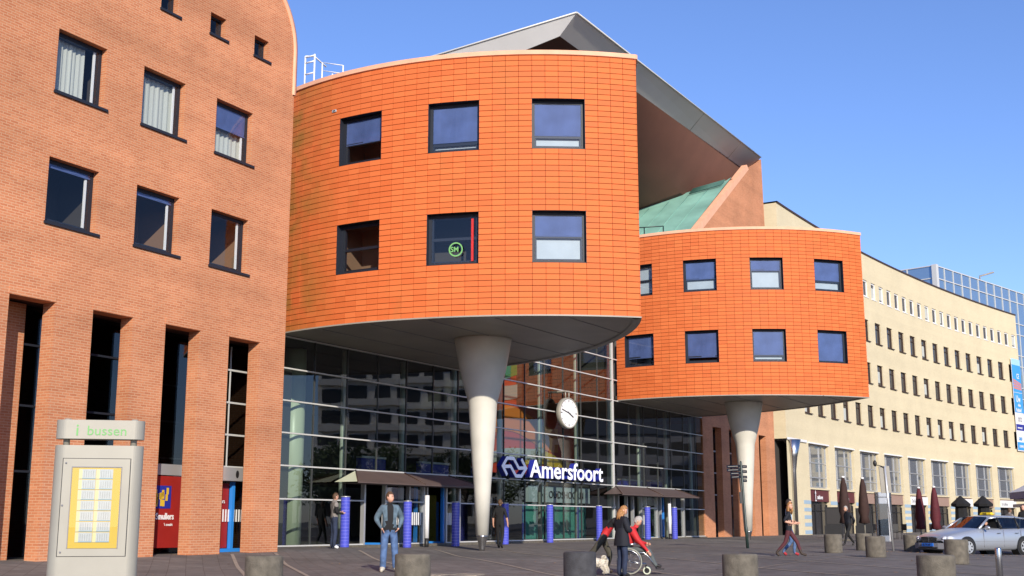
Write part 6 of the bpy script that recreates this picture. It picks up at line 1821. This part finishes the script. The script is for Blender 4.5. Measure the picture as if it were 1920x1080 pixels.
mb.box(2.395, 2.415, -.01, .01, .5, .665); mb.tube([(2.385, -.37, .67), (2.39, 0, .685), (2.385, .37, .67)], .014, 6); mb.build('grille_bar', 'stainless', gr2, org=(0, 0, 0))
for sgn in (1, -1):
    mb = MB(); mb.ell((2.19, sgn * .60, .625), .16, .11, .085, 14, 10); mb.ell((2.10, sgn * .72, .635), .16, .10, .08, 14, 10); hl = mb.build('headlight', 'headlight', tx, org=(0, 0, 0))
    mb = MB(); mb.ell((2.33, sgn * .585, .62), .04, .05, .05, 10, 8); mb.build('lamp_bulb', 'stainless', hl, org=(0, 0, 0))
mb = MB(); q = [(2.46, 0), (2.44, .45), (2.36, .72), (2.18, .87), (1.86, .905)]
pl = [(x, y) for x, y in q] + [(x, -y) for x, y in q[:0:-1]]; pl = [(x, -y) for x, y in q[:0:-1]] + q
inner = [(x - .15, y * .92) for x, y in pl][::-1]
mb.prism(pl + inner, .27, .47); mb.build('bumper', 'grey_render', tx, org=(0, 0, 0))
mb = MB(); mb.box(2.455, 2.475, -.45, .45, .285, .325); mb.build('air_intake', 'black_paint', tx, org=(0, 0, 0))
mb = MB(); mb.box(2.455, 2.485, -.26, .26, .355, .465); pn = mb.build('number_plate', 'plate_blue', tx, org=(0, 0, 0))
text('42-TV-XP', .105, pn, (2.487, -.22, .375), 'plate_text', rot=(0, 0, rad(90)), bold=.002, sx=.85)
for sgn in (1, -1):
    mb = MB(); mb.ell((.52, sgn * 1.0, 1.0), .07, .12, .075, 12, 8); mb.tube([(.55, sgn * .86, .96), (.52, sgn * .95, .98)], .025, 6); mb.build('wing_mirror', 'silver_paint', tx, org=(0, 0, 0))
    for x in (-.15, -1.08):
        mb = MB(); mb.box(x - .09, x + .09, sgn * .905, sgn * .935, .80, .825); mb.build('door_handle', 'stainless', tx, org=(0, 0, 0))
    mb = MB()
    for x in (.62, -.40, -1.30): mb.box(x - .004, x + .004, sgn * .90, sgn * .9135, .32, .93)
    mb.box(-1.02, 1.05, sgn * .90, sgn * .9135, .52, .528); mb.build('door_seam', 'grey_render', tx, org=(0, 0, 0))
mb = MB(); mb.box(-.72, -.52, -.27, .27, 1.455, 1.48); ts = mb.build('roof_sign', 'black_paint', tx, org=(0, 0, 0))
mb = MB(); mb.add([(-.71, -.26, 1.48), (-.53, -.26, 1.48), (-.53, .26, 1.48), (-.71, .26, 1.48), (-.66, -.22, 1.56), (-.58, -.22, 1.56), (-.58, .22, 1.56), (-.66, .22, 1.56)], [(0, 1, 5, 4), (1, 2, 6, 5), (2, 3, 7, 6), (3, 0, 4, 7), (4, 5, 6, 7)]); mb.build('sign_lens', 'taxi_yellow', ts, org=(0, 0, 0))
text('TAXI', .08, ts, (-.535, -.12, 1.49), 'black_paint', rot=(0, 0, rad(90)), bold=.003)
# driver
cy_ = math.atan2(-.456, -.89); dv = tx.location + Matrix.Rotation(cy_, 3, 'Z') @ Vector((-.18, .36, .18))
dpose = {k_: (v[0], v[1], v[2]) for k_, v in sit.items()}
dpose.update(elL=(-.30, .2, .80), wrL=(-.2, .42, .85), haL=(-.15, .48, .88), wrR=(.15, .42, .85), haR=(.1, .48, .88), ch=(0, -.02, .93), nk=(0, 0, 1.08), hb=(0, .03, 1.15), knL=(-.11, .42, .60), knR=(.11, .42, .60), anL=(-.11, .6, .35), anR=(.11, .6, .35), toL=(-.11, .7, .3), toR=(.11, .7, .3))
person('driver in a dark top behind the open window of the taxi', dv.x, dv.y, math.degrees(cy_) - 90, 1.45, dpose, dict(torso='black_cloth', legs='black_cloth', uarm='red_cloth', farm='skin'), None, ('short', 'hair_dark'), z=dv.z)
# ================================================================== town behind the camera, seen in the glass
def slab_block(name, label, s, t, wd, dp, h, rz, wallm, cols, rows_, glass='office_glass', roofm=None, roofh=0, wf=.36):
    p = W(s, t); o = empty(name, (p.x, p.y, ground(p.x, p.y)), rz, label, 'building', 'buildings across the square')
    mb = MB(); mb.box(-wd / 2, wd / 2, -dp / 2, dp / 2, 0, h); mb.build('wall', wallm, o, org=(0, 0, 0))
    cw_, rh_ = wd / cols, (h - 1.5) / rows_
    def wme():
        m_ = MB(); m_.box(-cw_ * wf, cw_ * wf, 0, .06, 0, rh_ * .55); return m_.mesh('window', glass)
    def sme():
        m_ = MB(); m_.box(-cw_ * .5, cw_ * .5, -.5, -.02, 0, .9); return m_.mesh('balcony', wallm)
    we, se = wme(), sme()
    for c in range(cols):
        for r in range(rows_):
            inst('window', we, o, (-wd / 2 + cw_ * (c + .5), -dp / 2 - .03, 1.6 + rh_ * r), (0, 0, 0))
            if roofm is None and c > 0: inst('balcony', se, o, (-wd / 2 + cw_ * (c + .5), -dp / 2, .6 + rh_ * r))
    if roofm:
        mb = MB(); a, b = wd / 2 + .4, dp / 2 + .4
        mb.add([(-a, -b, h), (a, -b, h), (a, b, h), (-a, b, h), (-a * .6, 0, h + roofh), (a * .6, 0, h + roofh)], [(0, 1, 5, 4), (1, 2, 5), (2, 3, 4, 5), (3, 0, 4), (0, 3, 2, 1)])
        mb.build('roof', roofm, o, org=(0, 0, 0))
    return o
# facing the glass: turned so that local -y looks back to the station
slab_block('apartment_block', 'white apartment block across the square with bands of balconies, seen only as a reflection', 126, 84, 26, 12, 34, AZ + rad(234), 'apartment_white', 7, 10)
slab_block('dark_roofed_house', 'dark roofed town house across the square, seen only as a reflection', 176, 62, 34, 16, 15, AZ + rad(247), 'grey_render', 9, 4, roofm='slate', roofh=7)
slab_block('cream_office_block', 'cream office block across the square, seen only as a reflection in the shop windows', 205, 62, 60, 14, 26, AZ + rad(247), 'beige_brick', 16, 6, glass='tower_glass', wf=.2)
def tree(s, t, h, lb, seed):
    rnd = random.Random(seed); p = W(s, t)
    o = empty('street_tree', (p.x, p.y, ground(p.x, p.y)), rnd.uniform(0, 6), lb, 'tree', 'trees across the square')
    mb = MB(); mb.tube([(0, 0, 0), (.1, 0, h * .3), (.0, .1, h * .6), (0, 0, h * .8)], [.28, .2, .13, .05], 8)
    for k in range(7):
        a = k * .9; z = h * (.3 + .06 * k); mb.tube([(0, 0, z), (math.cos(a) * h * .16, math.sin(a) * h * .16, z + h * .14), (math.cos(a) * h * .24, math.sin(a) * h * .24, z + h * .26)], [.1, .06, .02], 6)
    mb.build('trunk', 'bark', o, org=(0, 0, 0))
    mb = MB()
    for c in range(40):
        a = rnd.uniform(0, 6.28); rr = h * .30 * math.sqrt(rnd.random()); zc = h * rnd.uniform(.38, .95); rr *= math.sqrt(max(.1, 1 - ((zc / h - .62) / .4) ** 2))
        cx, cy = rr * math.cos(a), rr * math.sin(a)
        for k in range(45):
            x, y, z = cx + rnd.gauss(0, .55), cy + rnd.gauss(0, .55), zc + rnd.gauss(0, .45); u = Vector((rnd.gauss(0, 1), rnd.gauss(0, 1), rnd.gauss(0, 1))).normalized() * .2; v = u.orthogonal().normalized() * .12
            q = Vector((x, y, z)); mb.add([q - u, q + v, q + u, q - v], [(0, 1, 2, 3)])
    mb.build('crown', 'foliage', o, org=(0, 0, 0), recalc=False)
for i, (s, t, h) in enumerate(((70, 55, 8.5), (79, 60, 9.5), (88, 62, 9), (98, 66, 10), (107, 66, 9), (118, 68, 10.5), (64, 62, 8), (130, 64, 11))):
    tree(s, t, h, ('slim', 'tall', 'broad', 'high crowned', 'rounded', 'tall broad', 'small', 'tallest')[i] + ' leafy street tree across the square, reflected in the glass hall', i)
